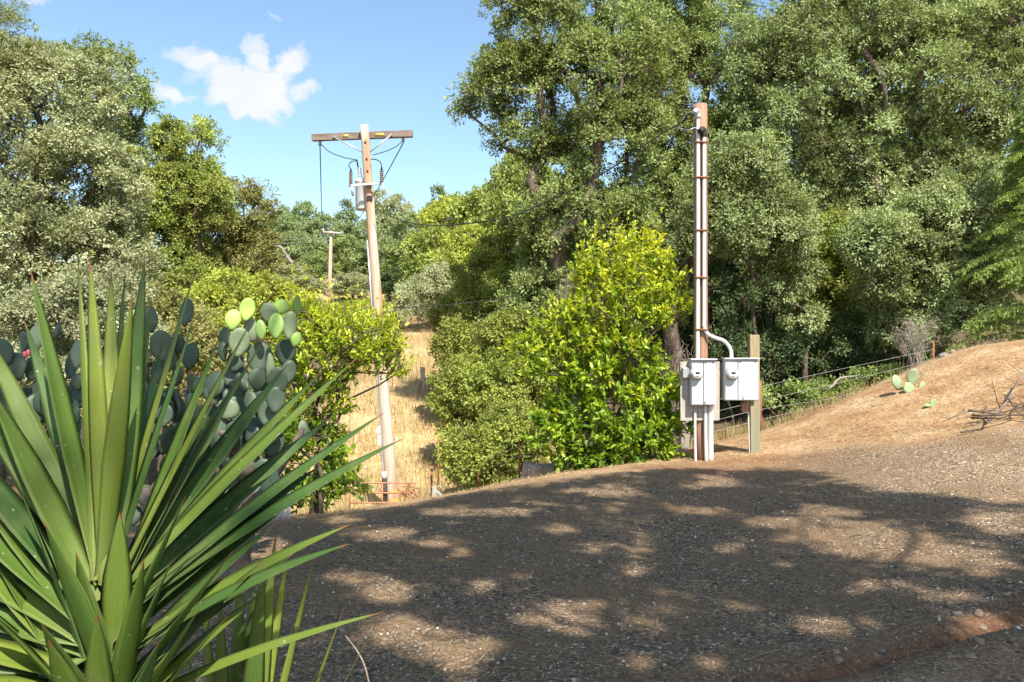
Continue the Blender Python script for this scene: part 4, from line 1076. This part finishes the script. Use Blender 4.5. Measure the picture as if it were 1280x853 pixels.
# ------------------------------------------------------------------ prickly pears
def pad_geo(c,up,face,w,h,th,r,young=0.):
    """obovate pad centred at c"""
    up=nrm(up); face=nrm(face-up*np.dot(face,up)); sd=np.cross(up,face)
    nt_,nr=28,5
    t=np.arange(nt_)*2*PI/nt_
    ox=np.sin(t); oz=-np.cos(t)
    wid=1-.26*np.maximum(-oz,0)**1.2*1.0
    ox=ox*wid*(1-.10*(oz<-.5))
    bend=r.uniform(-.10,.10)*h; tw=r.uniform(-.12,.12)
    V=[];S=[];A=[]
    for sg in (1,-1):
        for k in range(nr):
            q=[1,.93,.75,.45,.15][k]; z=th/2*[0.0,.55,.85,1.,1.02][k]*sg
            if k==0 and sg==-1: continue
            x=ox*q*w/2; zz=oz*q*h/2; y=z+bend*(oz*q)**2+tw*x*(oz*q)
            V.append(c+np.outer(x,sd)+np.outer(zz,up)+np.outer(y,face)); S.append(.5+ox*q*.5+(sg<0)*3); A.append(.5+oz*q*.5*h/w)
    for sg in (1,-1):
        V.append((c+face*th/2*1.02*sg)[None]); S.append(np.array([.5])); A.append(np.array([.5]))
    V=np.vstack(V); S=np.concatenate(S); A=np.concatenate(A)
    rings_f=[i*nt_ for i in range(nr)]; rings_b=[0]+[nr*nt_+i*nt_ for i in range(nr-1)]
    Q=[];T=[]; cf=len(V)-2; cb=len(V)-1
    j=np.arange(nt_); jn=(j+1)%nt_
    for a,b in zip(rings_f[:-1],rings_f[1:]): Q.append(np.stack([a+j,a+jn,b+jn,b+j],1))
    for a,b in zip(rings_b[:-1],rings_b[1:]): Q.append(np.stack([a+jn,a+j,b+j,b+jn],1))
    T=np.vstack([np.stack([rings_f[-1]+j,rings_f[-1]+jn,np.full(nt_,cf)],1),np.stack([rings_b[-1]+jn,rings_b[-1]+j,np.full(nt_,cb)],1)])
    return V,np.vstack(Q),T,S,A
def cactus(label,Y,pads,seed,base_u,base_v=None,fill=0,fillbox=None,fruits=(),trunk=True,extra=()):
    r=RNG(seed); bx=(base_u-CU)/F*Y; base=np.array([bx,Y,gz(bx,Y)-.05]); root=thing('prickly_pear',base,label,'cactus')
    pl=[]
    for p in pads:
        u,v,w,h,tilt,tint=p[:6]; dy=p[6] if len(p)>6 else r.uniform(-.22,.22); yaw=p[7] if len(p)>7 else r.uniform(-.6,.6)
        pl.append([P(u,v,Y+dy),w*(Y+dy)/F,h*(Y+dy)/F,tilt,yaw,tint])
    for i in range(fill):
        u0,v0,u1,v1=fillbox; u=r.uniform(u0,u1); v=r.uniform(v0,v1); dy=r.uniform(-.1,.55)
        w=r.uniform(23,34)*Y/F
        pl.append([P(u,v,Y+dy),w,w*r.uniform(1.1,1.45),r.normal(0,.5),r.uniform(-1.2,1.2),r.uniform(.0,.42)])
    wood=Acc()
    for c,w,h,tilt,yaw,tint in pl:
        up=np.array([math.sin(tilt),r.uniform(-.2,.2),math.cos(tilt)]); face=np.array([math.sin(yaw),-math.cos(yaw),r.uniform(-.1,.25)])
        V,Q,T,S,A=pad_geo(c,up,face,w,h,.028+.10*w,r)
        mk('pad',Acc().add(V,Q,T,tint=np.full(len(V),tint),s=S,a=A),M['pad'],root)
    if trunk:
        cs=np.array([p[0] for p in pl]); z=cs[:,2]
        low=cs[np.argsort(z)[:max(5,len(cs)//2)]]
        a=Acc(); skeleton(r,base,base*.5+low.mean(0)*.5,low,.12,a,minr=.03)
        mk('trunk',a,M['cactuswood'],root)
    for u,v,dy in fruits:
        c=P(u,v,Y+dy); rr=.018
        V,Q,T=tube(np.array([c+np.array([0,0,k]) for k in(-.03,-.02,0,.018,.024)]),[.008,.015,.019,.016,.01],10); mk('fruit',Acc().add(V,Q,T),M['fruit'],root)
LB,DK,MD,YG_LIT=.62,.15,.38,.97  # tints hold light too: top pads sunlit-bright, lower pads dark as in shade
cactus('prickly pear beside the yucca with tiny pink fruits on its upper pads',6.8,
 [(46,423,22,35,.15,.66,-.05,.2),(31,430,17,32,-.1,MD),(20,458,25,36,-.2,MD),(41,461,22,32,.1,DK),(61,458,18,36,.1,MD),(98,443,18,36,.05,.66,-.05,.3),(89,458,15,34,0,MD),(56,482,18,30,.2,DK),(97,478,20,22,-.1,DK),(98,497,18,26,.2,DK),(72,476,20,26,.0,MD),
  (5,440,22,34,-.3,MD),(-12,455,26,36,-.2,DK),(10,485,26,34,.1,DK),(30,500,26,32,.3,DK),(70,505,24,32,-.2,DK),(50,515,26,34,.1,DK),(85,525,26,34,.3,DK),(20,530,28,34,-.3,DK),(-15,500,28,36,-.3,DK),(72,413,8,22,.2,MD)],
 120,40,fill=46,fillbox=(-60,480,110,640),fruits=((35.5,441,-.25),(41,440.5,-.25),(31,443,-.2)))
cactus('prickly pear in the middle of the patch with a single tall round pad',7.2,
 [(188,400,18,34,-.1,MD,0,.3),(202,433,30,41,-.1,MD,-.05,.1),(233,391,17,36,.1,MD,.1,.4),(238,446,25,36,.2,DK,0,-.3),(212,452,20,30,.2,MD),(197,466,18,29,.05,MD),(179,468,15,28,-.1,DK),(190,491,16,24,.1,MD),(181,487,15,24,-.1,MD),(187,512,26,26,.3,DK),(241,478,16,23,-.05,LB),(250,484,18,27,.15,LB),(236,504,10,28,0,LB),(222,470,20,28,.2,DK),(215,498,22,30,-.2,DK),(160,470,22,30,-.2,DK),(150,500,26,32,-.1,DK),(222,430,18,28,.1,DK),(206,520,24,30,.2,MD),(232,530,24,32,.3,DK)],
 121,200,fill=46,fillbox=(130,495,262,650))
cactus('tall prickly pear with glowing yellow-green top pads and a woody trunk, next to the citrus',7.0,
 [(291,400,20,28,.1,YG_LIT,-.1,.2),(309,387,20,30,.15,YG_LIT,-.05,.3),(335,391,20,26,.1,.7,.1,.2),(352,384,21,19,.2,.93,.15,.2),(371,382,12,27,.05,.9,.2,.9),(362,407,19,36,.1,.68,0,.3),(345,408,23,34,-.05,.9,-.18,-.3),(326,413,15,27,-.1,.88,-.1,-.3),(314,413,18,32,-.1,.66,.05,.3),(299,428,26,38,.15,.6,-.1,.3),(281,423,19,28,.1,MD),(292,400,4,4,0,MD),(357,441,27,34,.1,DK),(325,449,32,42,.05,MD,.05,.2),(278,440,16,26,-.1,MD),(294,453,22,26,.1,MD),(338,462,11,42,.02,.55,-.12,.4),(347,478,25,42,.1,DK),(302,482,24,19,.9,DK),(285,512,29,27,.5,.55,-.2,.1),(314,503,31,19,1.3,.5,-.2,.1),(306,525,20,28,.3,.6),(336,517,29,32,.2,MD),(274,540,18,42,.1,MD,-.2,.5),(287,549,23,37,.3,MD),(379,536,22,13,1.4,.7,-.1,.2),(338,603,52,27,1.4,.6,-.3,.2),(329,586,32,26,.4,MD),(370,425,14,20,.3,.9),(322,475,22,32,.1,MD),(360,466,20,32,.2,DK),(345,500,24,34,.1,DK),(300,560,24,32,.2,DK),(318,548,24,32,-.2,DK)],
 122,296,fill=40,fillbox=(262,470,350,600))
cz=hit(1138,488); Yc=cz[1]
cactus('small four-padded prickly pear alone on the bare dirt mound',Yc,
 [(1121,478,15,19,-.2,.72,0,.3),(1140.5,471,15,21,.2,.72,.02,-.1),(1136,486,17,15,1.2,.78,-.05,.1),(1153,486,18,12,1.4,.78,-.05,.1)],123,1138,trunk=False)
cf=hit(1166,509)
def fallen():
    V,Q,T,S,A=pad_geo(cf+np.array([0,0,.05]),np.array([.5,.1,.8]),np.array([.5,-.8,.3]),.13,.17,.035,RNG(9))
    root=thing('cactus_pad',cf,'single broken cactus pad lying on the bare dirt mound','cactus pad')
    mk('pad',Acc().add(V,Q,T,tint=np.full(len(V),.8),s=S,a=A),M['pad'],root)
    V,Q,T,S,A=pad_geo(cf+np.array([-.09,.0,.025]),np.array([.9,.1,.25]),np.array([.1,-.5,.8]),.09,.14,.03,RNG(10))
    mk('pad',Acc().add(V,Q,T,tint=np.full(len(V),.85),s=S,a=A),M['pad'],root)
fallen()

# ------------------------------------------------------------------ yuccas
def yleaf(b,t,w,sag,roll,axis,r,tint,curl=0.,face=0.):
    b=np.asarray(b,float); t=np.asarray(t,float); L=np.linalg.norm(t-b); D=(t-b)/L
    ctrl=(b+t)/2+np.array([0,0,1])*sag*L
    n=18; p=bez(b,ctrl,t,n); tg=nrm(np.gradient(p,axis=0))
    s=np.linspace(0,1,n)
    rad=D-axis*np.dot(D,axis)
    rad=nrm(rad) if np.linalg.norm(rad)>.25 else nrm(np.array([0,-1.,0])*.9+rad)
    side0=nrm(np.cross(D,nrm(axis*.75-rad*.55))); 
    roll0=abs(roll)+face
    nm0=np.cross(side0,D); rsgn=max((1,-1),key=lambda q:-np.cross(side0*math.cos(q*roll0)+nm0*math.sin(q*roll0),D)[1])
    prof=np.interp(s,[0,.08,.25,.42,.6,.8,.93,1],[.72,.7,.88,1.,.88,.52,.2,.012])
    V=[];S=[];A=[]
    cr=np.array([-1,-.55,0,.55,1])
    for i in range(n):
        side=nrm(side0-tg[i]*np.dot(side0,tg[i])); nm=np.cross(side,tg[i]); 
        rr=rsgn*abs(roll0)+curl*s[i]; sd=side*math.cos(rr)+nm*math.sin(rr); nn=np.cross(sd,tg[i])
        hw=w/2*prof[i]
        trough=(np.abs(cr)**1.6)*hw*.34*(1-.5*s[i])
        top=p[i]+np.outer(cr*hw,sd)+np.outer(trough,nn)
        thk=np.array([.0,.0016,.003,.0016,.0])*(1.2-s[i])
        bot=top[1:4]-np.outer(thk[1:4],nn)
        V.append(np.vstack([top,bot[::-1]])); S.append(np.full(8,s[i])); A.append(np.concatenate([(cr+1)/2,((cr+1)/2)[1:4][::-1]]))
    V=np.vstack(V); m=8; i=np.arange(n-1)[:,None]*m; j=np.arange(m)[None]; k=(j+1)%m
    Q=np.stack([i+j,i+k,i+m+k,i+m+j],-1).reshape(-1,4)
    return V,Q,np.concatenate(S),np.concatenate(A)
def yucca(label,C,Y,tips,seed,nfill,fillL,axis=(0,0,1),wpx=44):
    r=RNG(seed); C=np.asarray(C,float); axis=nrm(np.array(axis,float)); g=gz(C[0],C[1])
    root=thing('yucca',(C[0],C[1],g),label,'yucca')
    V,Q,T=tube(smooth_path([(C[0]+.05,C[1]+.02,g-.1),(C[0]+.02,C[1],g+(C[2]-g)*.5),(C[0],C[1]+.01,C[2]-.12)],6),.04,12); mk('trunk',Acc().add(V,Q,T),M['cactuswood'],root)
    n=0
    for tp in tips:
        u,v,dy,w,sag=tp[:5]; roll=tp[5] if len(tp)>5 else r.normal(0,.25); tint=float(np.clip(tp[6]+r.normal(0,.2),0,1)) if len(tp)>6 else np.clip(r.normal(.52,.18),0,1)  # tint spread colours some leaves dark as if shaded, others sunlit
        drop=tp[7] if len(tp)>7 else np.interp(v,[330,500,650,780,860,1000],[0,.035,.12,.17,.22,.27]); D0=C-axis*drop
        t=P(u,v,Y+dy); D=nrm(t-D0); b=D0+D*.04+r.normal(0,.012,3)
        V,Q,S,A=yleaf(b,t,w*(.72 if v<440 else .82)*(Y+dy*.5)/F,sag,roll,axis,r,tint,0.,.6*abs(D[0])/math.hypot(D[0],D[2]+.01)); n+=1
        mk('leaf',Acc().add(V,Q,s=S,a=A,tint=np.full(len(V),tint)),M['yucca'],root)
    for i in range(7 if nfill>15 else 5):   # steep short leaves sheathing the stem
        a=r.uniform(PI,2*PI)+r.normal(0,.2); e=r.uniform(.75,1.25); L=r.uniform(.26,.42)
        D=np.array([math.cos(a)*math.cos(e),math.sin(a)*math.cos(e),math.sin(e)]); b=C+D*np.array([.05,.05,0])-axis*r.uniform(.18,.5)
        V,Q,S,A=yleaf(b,b+D*L,r.uniform(.05,.066),.0,r.normal(0,.2),axis,r,.4)
        mk('leaf',Acc().add(V,Q,s=S,a=A,tint=np.full(len(V),np.clip(r.normal(.4,.15),0,1))),M['yucca'],root)
    for i in range(nfill):
        a=r.uniform(0,2*PI); e=r.uniform(-.75,.45); L=fillL*r.uniform(.75,1.1)
        D=np.array([math.cos(a)*math.cos(e),math.sin(a)*math.cos(e),math.sin(e)])
        if D[0]>.1 and D[2]<.3 and D[1]>-.5: D[0]*=-1
        if D[1]<-.3: D[2]=-abs(D[2])-.35
        D=nrm(D)
        b=C+D*.035+axis*(-.10-.2*r.random()); t=b+D*L-np.array([0,0,.10*L*r.random()])
        V,Q,S,A=yleaf(b,t,r.uniform(.05,.068),.06,r.normal(0,.3),axis,r,.4)
        mk('leaf',Acc().add(V,Q,s=S,a=A,tint=np.full(len(V),np.clip(r.normal(.35,.15),0,1))),M['yucca'],root)
Y1=1.65
_q=RNG(77)
tips=[(float(u_),float(v_),.05+.2*float(_q.random()),34,.0,.3,float(_q.uniform(.2,.7))) for u_,v_ in ((190,372),(275,420),(268,500),(352,515),(-40,480),(330,545))]+[ # u,v,depth offset,width px, sag, roll, tint
 (38,336,.05,40,.0,.0,.5),(97,318,.12,40,.0,.1,.5),(112,318,.0,44,.0,-.1,.6),(139,336,.18,34,.0,.2,.7),(157,330,.2,24,.0,.6,.2),(181,322,.10,40,.0,.0,.6),(166,367,-.12,46,.0,.15,.5),
 (244,338,.10,40,.0,.1,.5),(244,394,.02,34,.0,.5,.25),(317,396,.06,36,.01,.2,.75),(330,424,.12,34,.02,.1,.8),(360,455,.22,36,.02,.3,.25),(405,462,.10,38,.03,.1,.7),(447,447,.03,36,.03,.2,.65),(416,520,.2,34,.02,.4,.2),
 (482,515,-.02,38,.04,.1,.55),(507,547,-.06,40,.05,.05,.4),(481,765,-.22,20,.05,.2,.7,.27),(440,655,-.14,30,.06,.2,.6),(437,680,-.2,30,.07,.15,.6),(292,688,-.2,50,.03,.0,.6,.26),(232,620,-.12,46,.0,.2,.4,.2),(55,651,-.16,54,.04,.0,.3,.27),(121,766,-.2,50,.04,.0,.35,.42),(180,700,-.18,46,.02,.1,.5,.36),(20,600,-.1,50,.04,.1,.25,.26),(-20,760,-.2,52,.05,.1,.4,.3),(60,800,-.26,50,.03,.1,.5,.42),(250,760,-.2,44,.03,.1,.35,.38),(330,740,-.1,40,.04,.2,.3,.3),(200,800,-.25,44,.02,0,.3,.45),(-60,700,.1,44,.04,.1,.3,.2),(-120,640,.2,42,.04,.2,.25,.15),(370,690,0,34,.05,.2,.3,.24),
 (400,582,.02,44,.03,.1,.45,.1),(372,622,.05,44,.04,.25,.35,.14),(345,655,-.06,44,.04,.1,.5,.18),(305,600,.12,40,.02,.3,.25,.1),(282,548,.15,40,.0,.2,.3,.06),(330,700,-.12,46,.04,.2,.55,.26),(285,770,-.16,48,.03,.1,.45,.36),
 (-90,760,.0,48,.06,.1,.5,.22),(-110,820,-.06,50,.06,.1,.4,.26),(-60,880,-.1,52,.06,.1,.55,.3),(0,900,-.16,54,.05,.1,.45,.36),(-70,650,-.08,50,.04,.1,.6,.18),(-30,690,.06,46,.05,.2,.3,.2),(-50,590,-.06,50,.03,.1,.6,.12),(10,850,-.2,52,.05,.1,.6,.36),(95,690,-.1,48,.02,.1,.4,.3),(150,640,-.06,46,.0,.1,.45,.2),(215,700,-.06,46,.02,.2,.4,.28),
 
 (-15,480,.0,46,.0,.1,.55),(-60,440,.05,46,.0,.0,.5),(-90,520,-.05,50,.03,.1,.45),(-110,600,-.1,50,.05,.0,.6),(-60,560,.12,42,.0,.2,.3),(-150,660,-.12,50,.06,.1,.5),(-180,730,-.18,50,.06,.1,.55),(-150,790,-.25,50,.06,.1,.5),(-120,860,-.3,52,.05,.0,.55),(-60,930,-.38,54,.05,.1,.5),(-160,690,.1,42,.06,.2,.35),(-30,395,.22,40,.0,.2,.4),
 (30,400,.28,36,.0,.3,.2),(205,420,.28,34,.0,.4,.2),(300,470,.28,34,.0,.2,.3),(360,560,.25,36,.03,.4,.2),(330,640,.05,34,.05,.2,.6),(60,430,.3,34,0,.5,.25),
 (20,980,-.45,54,.05,.0,.5),(230,960,-.5,50,.05,.0,.5),(330,940,-.4,44,.06,.1,.45),(-110,560,.25,40,.02,.2,.3),(-40,1000,-.4,52,.04,0,.5),(90,1000,-.48,54,.04,0,.55)]
yucca('big spiky green yucca filling the near corner by the camera',P(134,745,Y1),Y1,tips,130,16,.52)
Y2=2.15
tips2=[(345,665,.0,34,.0,.0,.75),(362,678,.05,26,.0,.2,.7),(394,690,.1,20,.0,.2,.75),(330,700,-.05,40,.0,.1,.65),(275,740,.0,36,.0,.1,.5),(300,690,.12,34,.0,.1,.5),(253,730,.1,34,.0,.1,.4),(430,760,.05,24,.02,.2,.6),(232,800,0,32,0,.1,.45),(563,823,-.5,22,.03,.2,.4),(516,819,-.55,20,.03,.2,.55),(478,764,-.3,20,.02,.2,.65),(318,720,.16,34,0,0,.6)]
yucca('smaller upright yucca growing underneath the big one',P(290,1060,Y2),Y2,tips2,131,14,.5)
# dry stalk
leaning('dry_stalk','thin yellowish dry stalk bent over beside the yucca tips','stalk',[P(470,900,2.2),P(458,840,2.2),P(447,815,2.2),P(432,795,2.2)],.003,M['twig'],seed=67,branches=0)

# ------------------------------------------------------------------ stump, rocks, branches
def stump():
    p=P(681,604,14.3); p[2]=gz(p[0],p[1])-.1; r=RNG(140); h=P(681,581,14.3)[2]-p[2]; h=max(h,.35)
    n=20; rings=[]
    for k,z in enumerate((0,.3,.7,1.)):
        a=np.arange(n)*2*PI/n; rad=.30*(1.15-.15*z)*(1+.10*np.sin(a*5+k*.2)+.04*np.sin(a*9))
        rings.append(np.stack([p[0]+np.cos(a)*rad*1.25,p[1]+np.sin(a)*rad,np.full(n,p[2]+z*h)+(.03*np.sin(a*3) if z==1 else 0)],1))
    V=np.vstack(rings+[[[p[0],p[1],p[2]+h-.01]]]); Q=[[k*n+i,k*n+(i+1)%n,(k+1)*n+(i+1)%n,(k+1)*n+i] for k in range(3) for i in range(n)]
    T=[[3*n+i,3*n+(i+1)%n,4*n] for i in range(n)]
    tag(mk('tree_stump',Acc().add(V,Q,T),M['stump'],smooth=False),'weathered tree stump at the edge of the drive beside the tall citrus','stump')
stump()
def rock(label,p,size,seed,mat='rock',group=None):
    r=RNG(seed); n=14; m=9; V=[]
    ph=[r.uniform(0,6,4) for _ in range(3)]
    for i in range(m):
        th=PI*i/(m-1)
        for j in range(n):
            a=2*PI*j/n; d=np.array([math.sin(th)*math.cos(a),math.sin(th)*math.sin(a),math.cos(th)])
            k=1+.16*math.sin(3*d[0]+ph[0][0])+.14*math.sin(4*d[1]+ph[1][0])+.12*math.sin(5*d[2]+ph[2][0])+r.normal(0,.03)
            V.append(d*k)
    V=np.array(V)*np.asarray(size)+np.asarray(p)+np.array([0,0,.25*size[2]])
    Q=[[i*n+j,i*n+(j+1)%n,(i+1)*n+(j+1)%n,(i+1)*n+j] for i in range(m-1) for j in range(n)]
    tag(mk('rock',Acc().add(V,Q),M[mat],smooth=False),label,'rock',group)
rk=[(1178,446,.10,.06,'greyrock','grey rock on the crest of the dirt mound'),(1191,441,.06,.045,'rock','reddish-tan rock on the crest of the dirt mound beside the grey one'),
 (1222,769,.038,.028,'rock','tan stone at the far lip of the red gutter'),(1196,770,.03,.02,'greyrock','little grey pebble-like stone just above the red gutter'),
 (1225,806,.03,.024,'rock','tan stone on the near lip of the red gutter'),(1048,829,.035,.018,'rock','flat tan stone where the red gutter nears the bottom edge'),
 (1096,787,.02,.012,'greyrock','small grey stone in the gravel above the middle of the gutter'),(1228,787,.035,.012,'rock','flat reddish stone lying in the red gutter'),
 (1102,818,.022,.016,'greyrock','bluish-grey stone on the near side of the red gutter'),(1212,824,.035,.014,'rock','low brown stone sunk in the near bank'),
 (540,612,.05,.035,'greyrock','small dark stone on the edge of the drive before the pole')]
for i,(u,v,s,h,m,l) in enumerate(rk):
    p=hit(u,v); rock(l,p,(s,s*.8,h),150+i,m,'stones by the red gutter' if 760<v else None)
def pile():
    r=RNG(170); a=Acc(); c0=hit(1262,520)
    for i in range(30):
        u=r.uniform(1215,1330); v=r.uniform(494,530); p=np.array([c0[0]+(u-1262)/F*c0[1],c0[1]+r.normal(0,.35),0]); 
        p[2]=gz(p[0],p[1])+r.uniform(0,.28)*max(0,min(1,(u-1205)/70))
        d=nrm(r.normal(size=3)*np.array([1,.7,.32]))*r.uniform(.15,.55)
        q=smooth_path([p-d,p+r.normal(0,.04,3),p+d],4)
        q[:,2]=np.maximum(q[:,2],H(q[:,0],q[:,1])+.008)
        V,Q,T=tube(q,np.linspace(r.uniform(.006,.018),.004,len(q)),5); a.add(V,Q,T)
    tag(mk('brush_pile',a,M['bark']),'grey pile of dead branches on the slope of the dirt mound','brush pile')
pile()
g=hit(1225,500); leaning('fallen_branch','forked dead branch lying in front of the grey brush pile','branch',
  [np.array([hit(u,v)[0],hit(u,v)[1],hit(u,v)[2]+dz]) for u,v,dz in ((1232,532,.03),(1258,512,.10),(1270,497,.18),(1290,480,.3))],.02,M['greybark'],seed=68,branches=5)
gtw='twigs lying on the gravel'
for i,(u,v,L,a,l) in enumerate([(955,822,.3,.5,'thin twig on the gravel near the bottom edge'),(1090,770,.2,.1,'thin pale twig on the gravel above the red gutter'),(620,682,.25,.15,'pale straw-like twig in the middle of the drive')]):
    p=hit(u,v); d=np.array([math.cos(a),math.sin(a),0])*L/2
    pts=[p-d,p+np.array([0,.02,.01]),p+d]
    for q in pts: q[2]=gz(q[0],q[1])+.012
    V,Q,T=tube(smooth_path(pts,4),.004,4); tag(mk('twig',Acc().add(V,Q,T),M['twig']),l,'twig',gtw)

# ------------------------------------------------------------------ oak behind the camera that shades the drive
SUNNY=[(570,822,62,36),(490,790,50,26),(605,735,24,13),(480,738,55,20),(478,668,55,12),(545,680,52,11),(575,692,26,12),(700,770,42,18),(722,790,28,9),(740,690,20,10),(700,662,32,7),(800,688,26,9),(792,713,28,9),
 (960,655,42,9),(1080,672,120,26),(1165,692,95,20),(1100,731,48,11),(1250,650,60,22),(1045,782,60,15),(802,828,26,14),(890,826,22,12),(985,706,24,7),(1040,640,80,6),(1235,705,50,14),
 (640,640,60,8),(760,615,60,8),(560,640,50,6),(890,605,50,7),(870,640,40,7),(930,760,30,10),(1235,776,60,20),(160,700,20,10),(430,650,30,5),(830,765,22,8),(660,720,20,7),(900,690,30,7),(1200,745,50,12)]
SUNNY=np.array(SUNNY,float)
SH_TOP=(np.array([-400,240,380,500,640,760,860,950,1000,1100,1200,1280,1500]),np.array([640,646,646,634,610,596,588,588,592,612,625,632,640]))
def shaded(p,r,soft=.24):
    """would this leaf's shadow fall on a part of the drive that the oak shades?"""
    g=p.copy()
    for _ in range(3):
        k=(g[:,2]-H0(g[:,0],g[:,1]))/SUN[2]; g=g-SUN*k[:,None]
    y=np.maximum(g[:,1],.5); u=CU+F*g[:,0]/y; v=CV+F*(EYE-g[:,2])/y
    ok=v>np.interp(u,*SH_TOP)+r.normal(0,3,len(u))
    e=(((u[:,None]-SUNNY[None,:,0])/SUNNY[None,:,2])**2+((v[:,None]-SUNNY[None,:,1])/SUNNY[None,:,3])**2).min(1)
    c=((u-305)/58)**2+((v-684)/17)**2; c2=((u-82)/30)**2+((v-698)/11)**2
    ok&=(c>1)&(c2>1)
    ok&=(e>.86+r.normal(0,soft,len(u)))|((r.random(len(u))<.22)&(e>.2))
    return ok
def shade_oak():
    r=RNG(200); base=np.array([7.0,-4.5,gz(7.0,-4.5)-.1])
    root=thing('oak_tree',base,'spreading oak beside the drive that throws the dappled shade on the gravel','tree')
    n=3000; gx_=r.uniform(-6.5,7.5,n); gy_=r.uniform(3.4,12.3,n); gz_=H0(gx_,gy_)
    hgt=r.uniform(9.5,13.5,n); t=hgt/SUN[2]
    bp=np.stack([gx_,gy_,gz_],1)+SUN*t[:,None]
    k=shaded(bp,r,.05)&((bp[:,2]-EYE)/np.maximum(bp[:,1],.1)>.50); bp=bp[k]; bp=bp[:900]
    bo=nrm(bp-np.array([4,-3.,7.])); 
    V,Q,tt,sp=blob_leaves(r,bp,bo,.45,14,8,.16,.10)
    nl=len(V)//4; cen=V.reshape(nl,4,3).mean(1)
    kk=shaded(cen,r)&((cen[:,2]-EYE)/np.maximum(cen[:,1],.1)>.47)
    V=V.reshape(nl,4,3)[kk].reshape(-1,3); tt=tt.reshape(nl,4)[kk].ravel(); nl=kk.sum()
    mk('crown',Acc().add(V,4*np.arange(nl)[:,None]+np.array([[0,1,2,3]]),tint=tt),M['oakgreen'],root,smooth=False)
    a=Acc(); skeleton(r,base,np.array([5.2,-4.2,6.5]),bp,.2,a)
    mk('trunk',a,M['bark'],root)
shade_oak()

# ------------------------------------------------------------------ sun, sky, camera
sd=bpy.data.lights.new('sun','SUN'); sd.energy=5.0; sd.angle=math.radians(.53); sd.color=(1,.94,.84)
so=bpy.data.objects.new('sun',sd); COL.objects.link(so); so.rotation_euler=Vector(-SUN).to_track_quat('-Z','Y').to_euler(); so.location=(20,-30,40)
w=bpy.data.worlds.new('World'); scene.world=w; w.use_nodes=True; t=w.node_tree; t.nodes.clear(); n=N(t)
SKY=n('ShaderNodeTexSky',sky_type='NISHITA',sun_disc=False,sun_elevation=SUN_EL,sun_rotation=math.atan2(SUN[0],SUN[1]),altitude=300,air_density=1.0,dust_density=1.6,ozone_density=1.2)
geo=n('ShaderNodeTexCoord').outputs['Generated']
sep=n('ShaderNodeSeparateXYZ',{0:geo}).outputs
yy=n.math('MAXIMUM',sep[1],.05); px=n.math('DIVIDE',sep[0],yy); pz=n.math('DIVIDE',sep[2],yy)
pv=n('ShaderNodeCombineXYZ',{'X':px,'Y':pz}).outputs[0]
wp=n.noise(pv,16,5,.6,1)
wv=n('ShaderNodeVectorMath',{0:n('ShaderNodeVectorMath',{0:wp,1:(.5,.5,.5)},operation='SUBTRACT').outputs[0],'Scale':.075},operation='SCALE').outputs[0]
qv=n('ShaderNodeVectorMath',{0:pv,1:wv},operation='ADD').outputs[0]
qs=n('ShaderNodeSeparateXYZ',{0:qv}).outputs
tot=None
CL=[(232,72,36,16),(270,92,42,22),(310,110,44,24),(335,118,40,26),(340,88,28,20),(322,62,14,16),(365,72,18,18),(290,125,40,16),(330,140,36,14),(388,118,18,12),(205,120,26,14),(225,128,18,8),(540,178,12,5),(345,18,11,6),(40,3,26,10),(600,236,16,5),(525,185,8,4)]
for u,v,ru,rv in CL:
    a=n.math('DIVIDE',n.math('SUBTRACT',qs[0],(u-CU)/F),ru/F*1.3); b=n.math('DIVIDE',n.math('SUBTRACT',qs[1],(CV-v)/F),rv/F*1.3)
    e=n.math('ADD',n.math('MULTIPLY',a,a),n.math('MULTIPLY',b,b))
    amp=.9 if ru>13 else .42
    k=n.math('MULTIPLY',n.math('MAXIMUM',n.math('SUBTRACT',1.,e),0.),amp)
    tot=k if tot is None else n.math('ADD',tot,k)
fine=n.noise(qv,40,6,.65)
dens=n.math('SUBTRACT',n.math('MULTIPLY',tot,1.35),n.math('MULTIPLY',n.math('SUBTRACT',1.,fine),.85))
cm=n.ramp(dens,[(.0,(0,0,0)),(.45,(.5,.5,.5)),(1.,(.97,.97,.97))])
front=n.math('GREATER_THAN',sep[1],.06)
cm=n.math('MULTIPLY',n.math('MULTIPLY',cm,front),.95)
SKYMUL=1.0
skyc=n.mix(1.,SKY.outputs[0],(.95,1.02,1.0),'MULTIPLY')
CLOUD=(3.9,3.95,4.05)
colr=n.mix(cm,skyc,n.mix(n.noise(pv,22,4,.6),(3.3,3.4,3.6),(4.3,4.3,4.35)))
bg=n('ShaderNodeBackground',{'Color':colr,'Strength':.13})
n('ShaderNodeOutputWorld',{'Surface':bg.outputs[0]})

cd=bpy.data.cameras.new('camera'); cd.lens=28; cd.sensor_width=36; cd.clip_start=.05; cd.clip_end=1000
co=bpy.data.objects.new('camera',cd); COL.objects.link(co); co.location=(0,0,EYE); co.rotation_euler=(PI/2,0,0)
scene.camera=co
vs=scene.view_settings; vs.view_transform='Standard'; vs.look='None'; vs.exposure=.97; vs.gamma=1
scene.cycles.max_bounces=5; scene.cycles.diffuse_bounces=3; scene.cycles.transmission_bounces=3; scene.cycles.glossy_bounces=2
scene.cycles.use_denoising=True
scene.cycles.sample_clamp_indirect=6
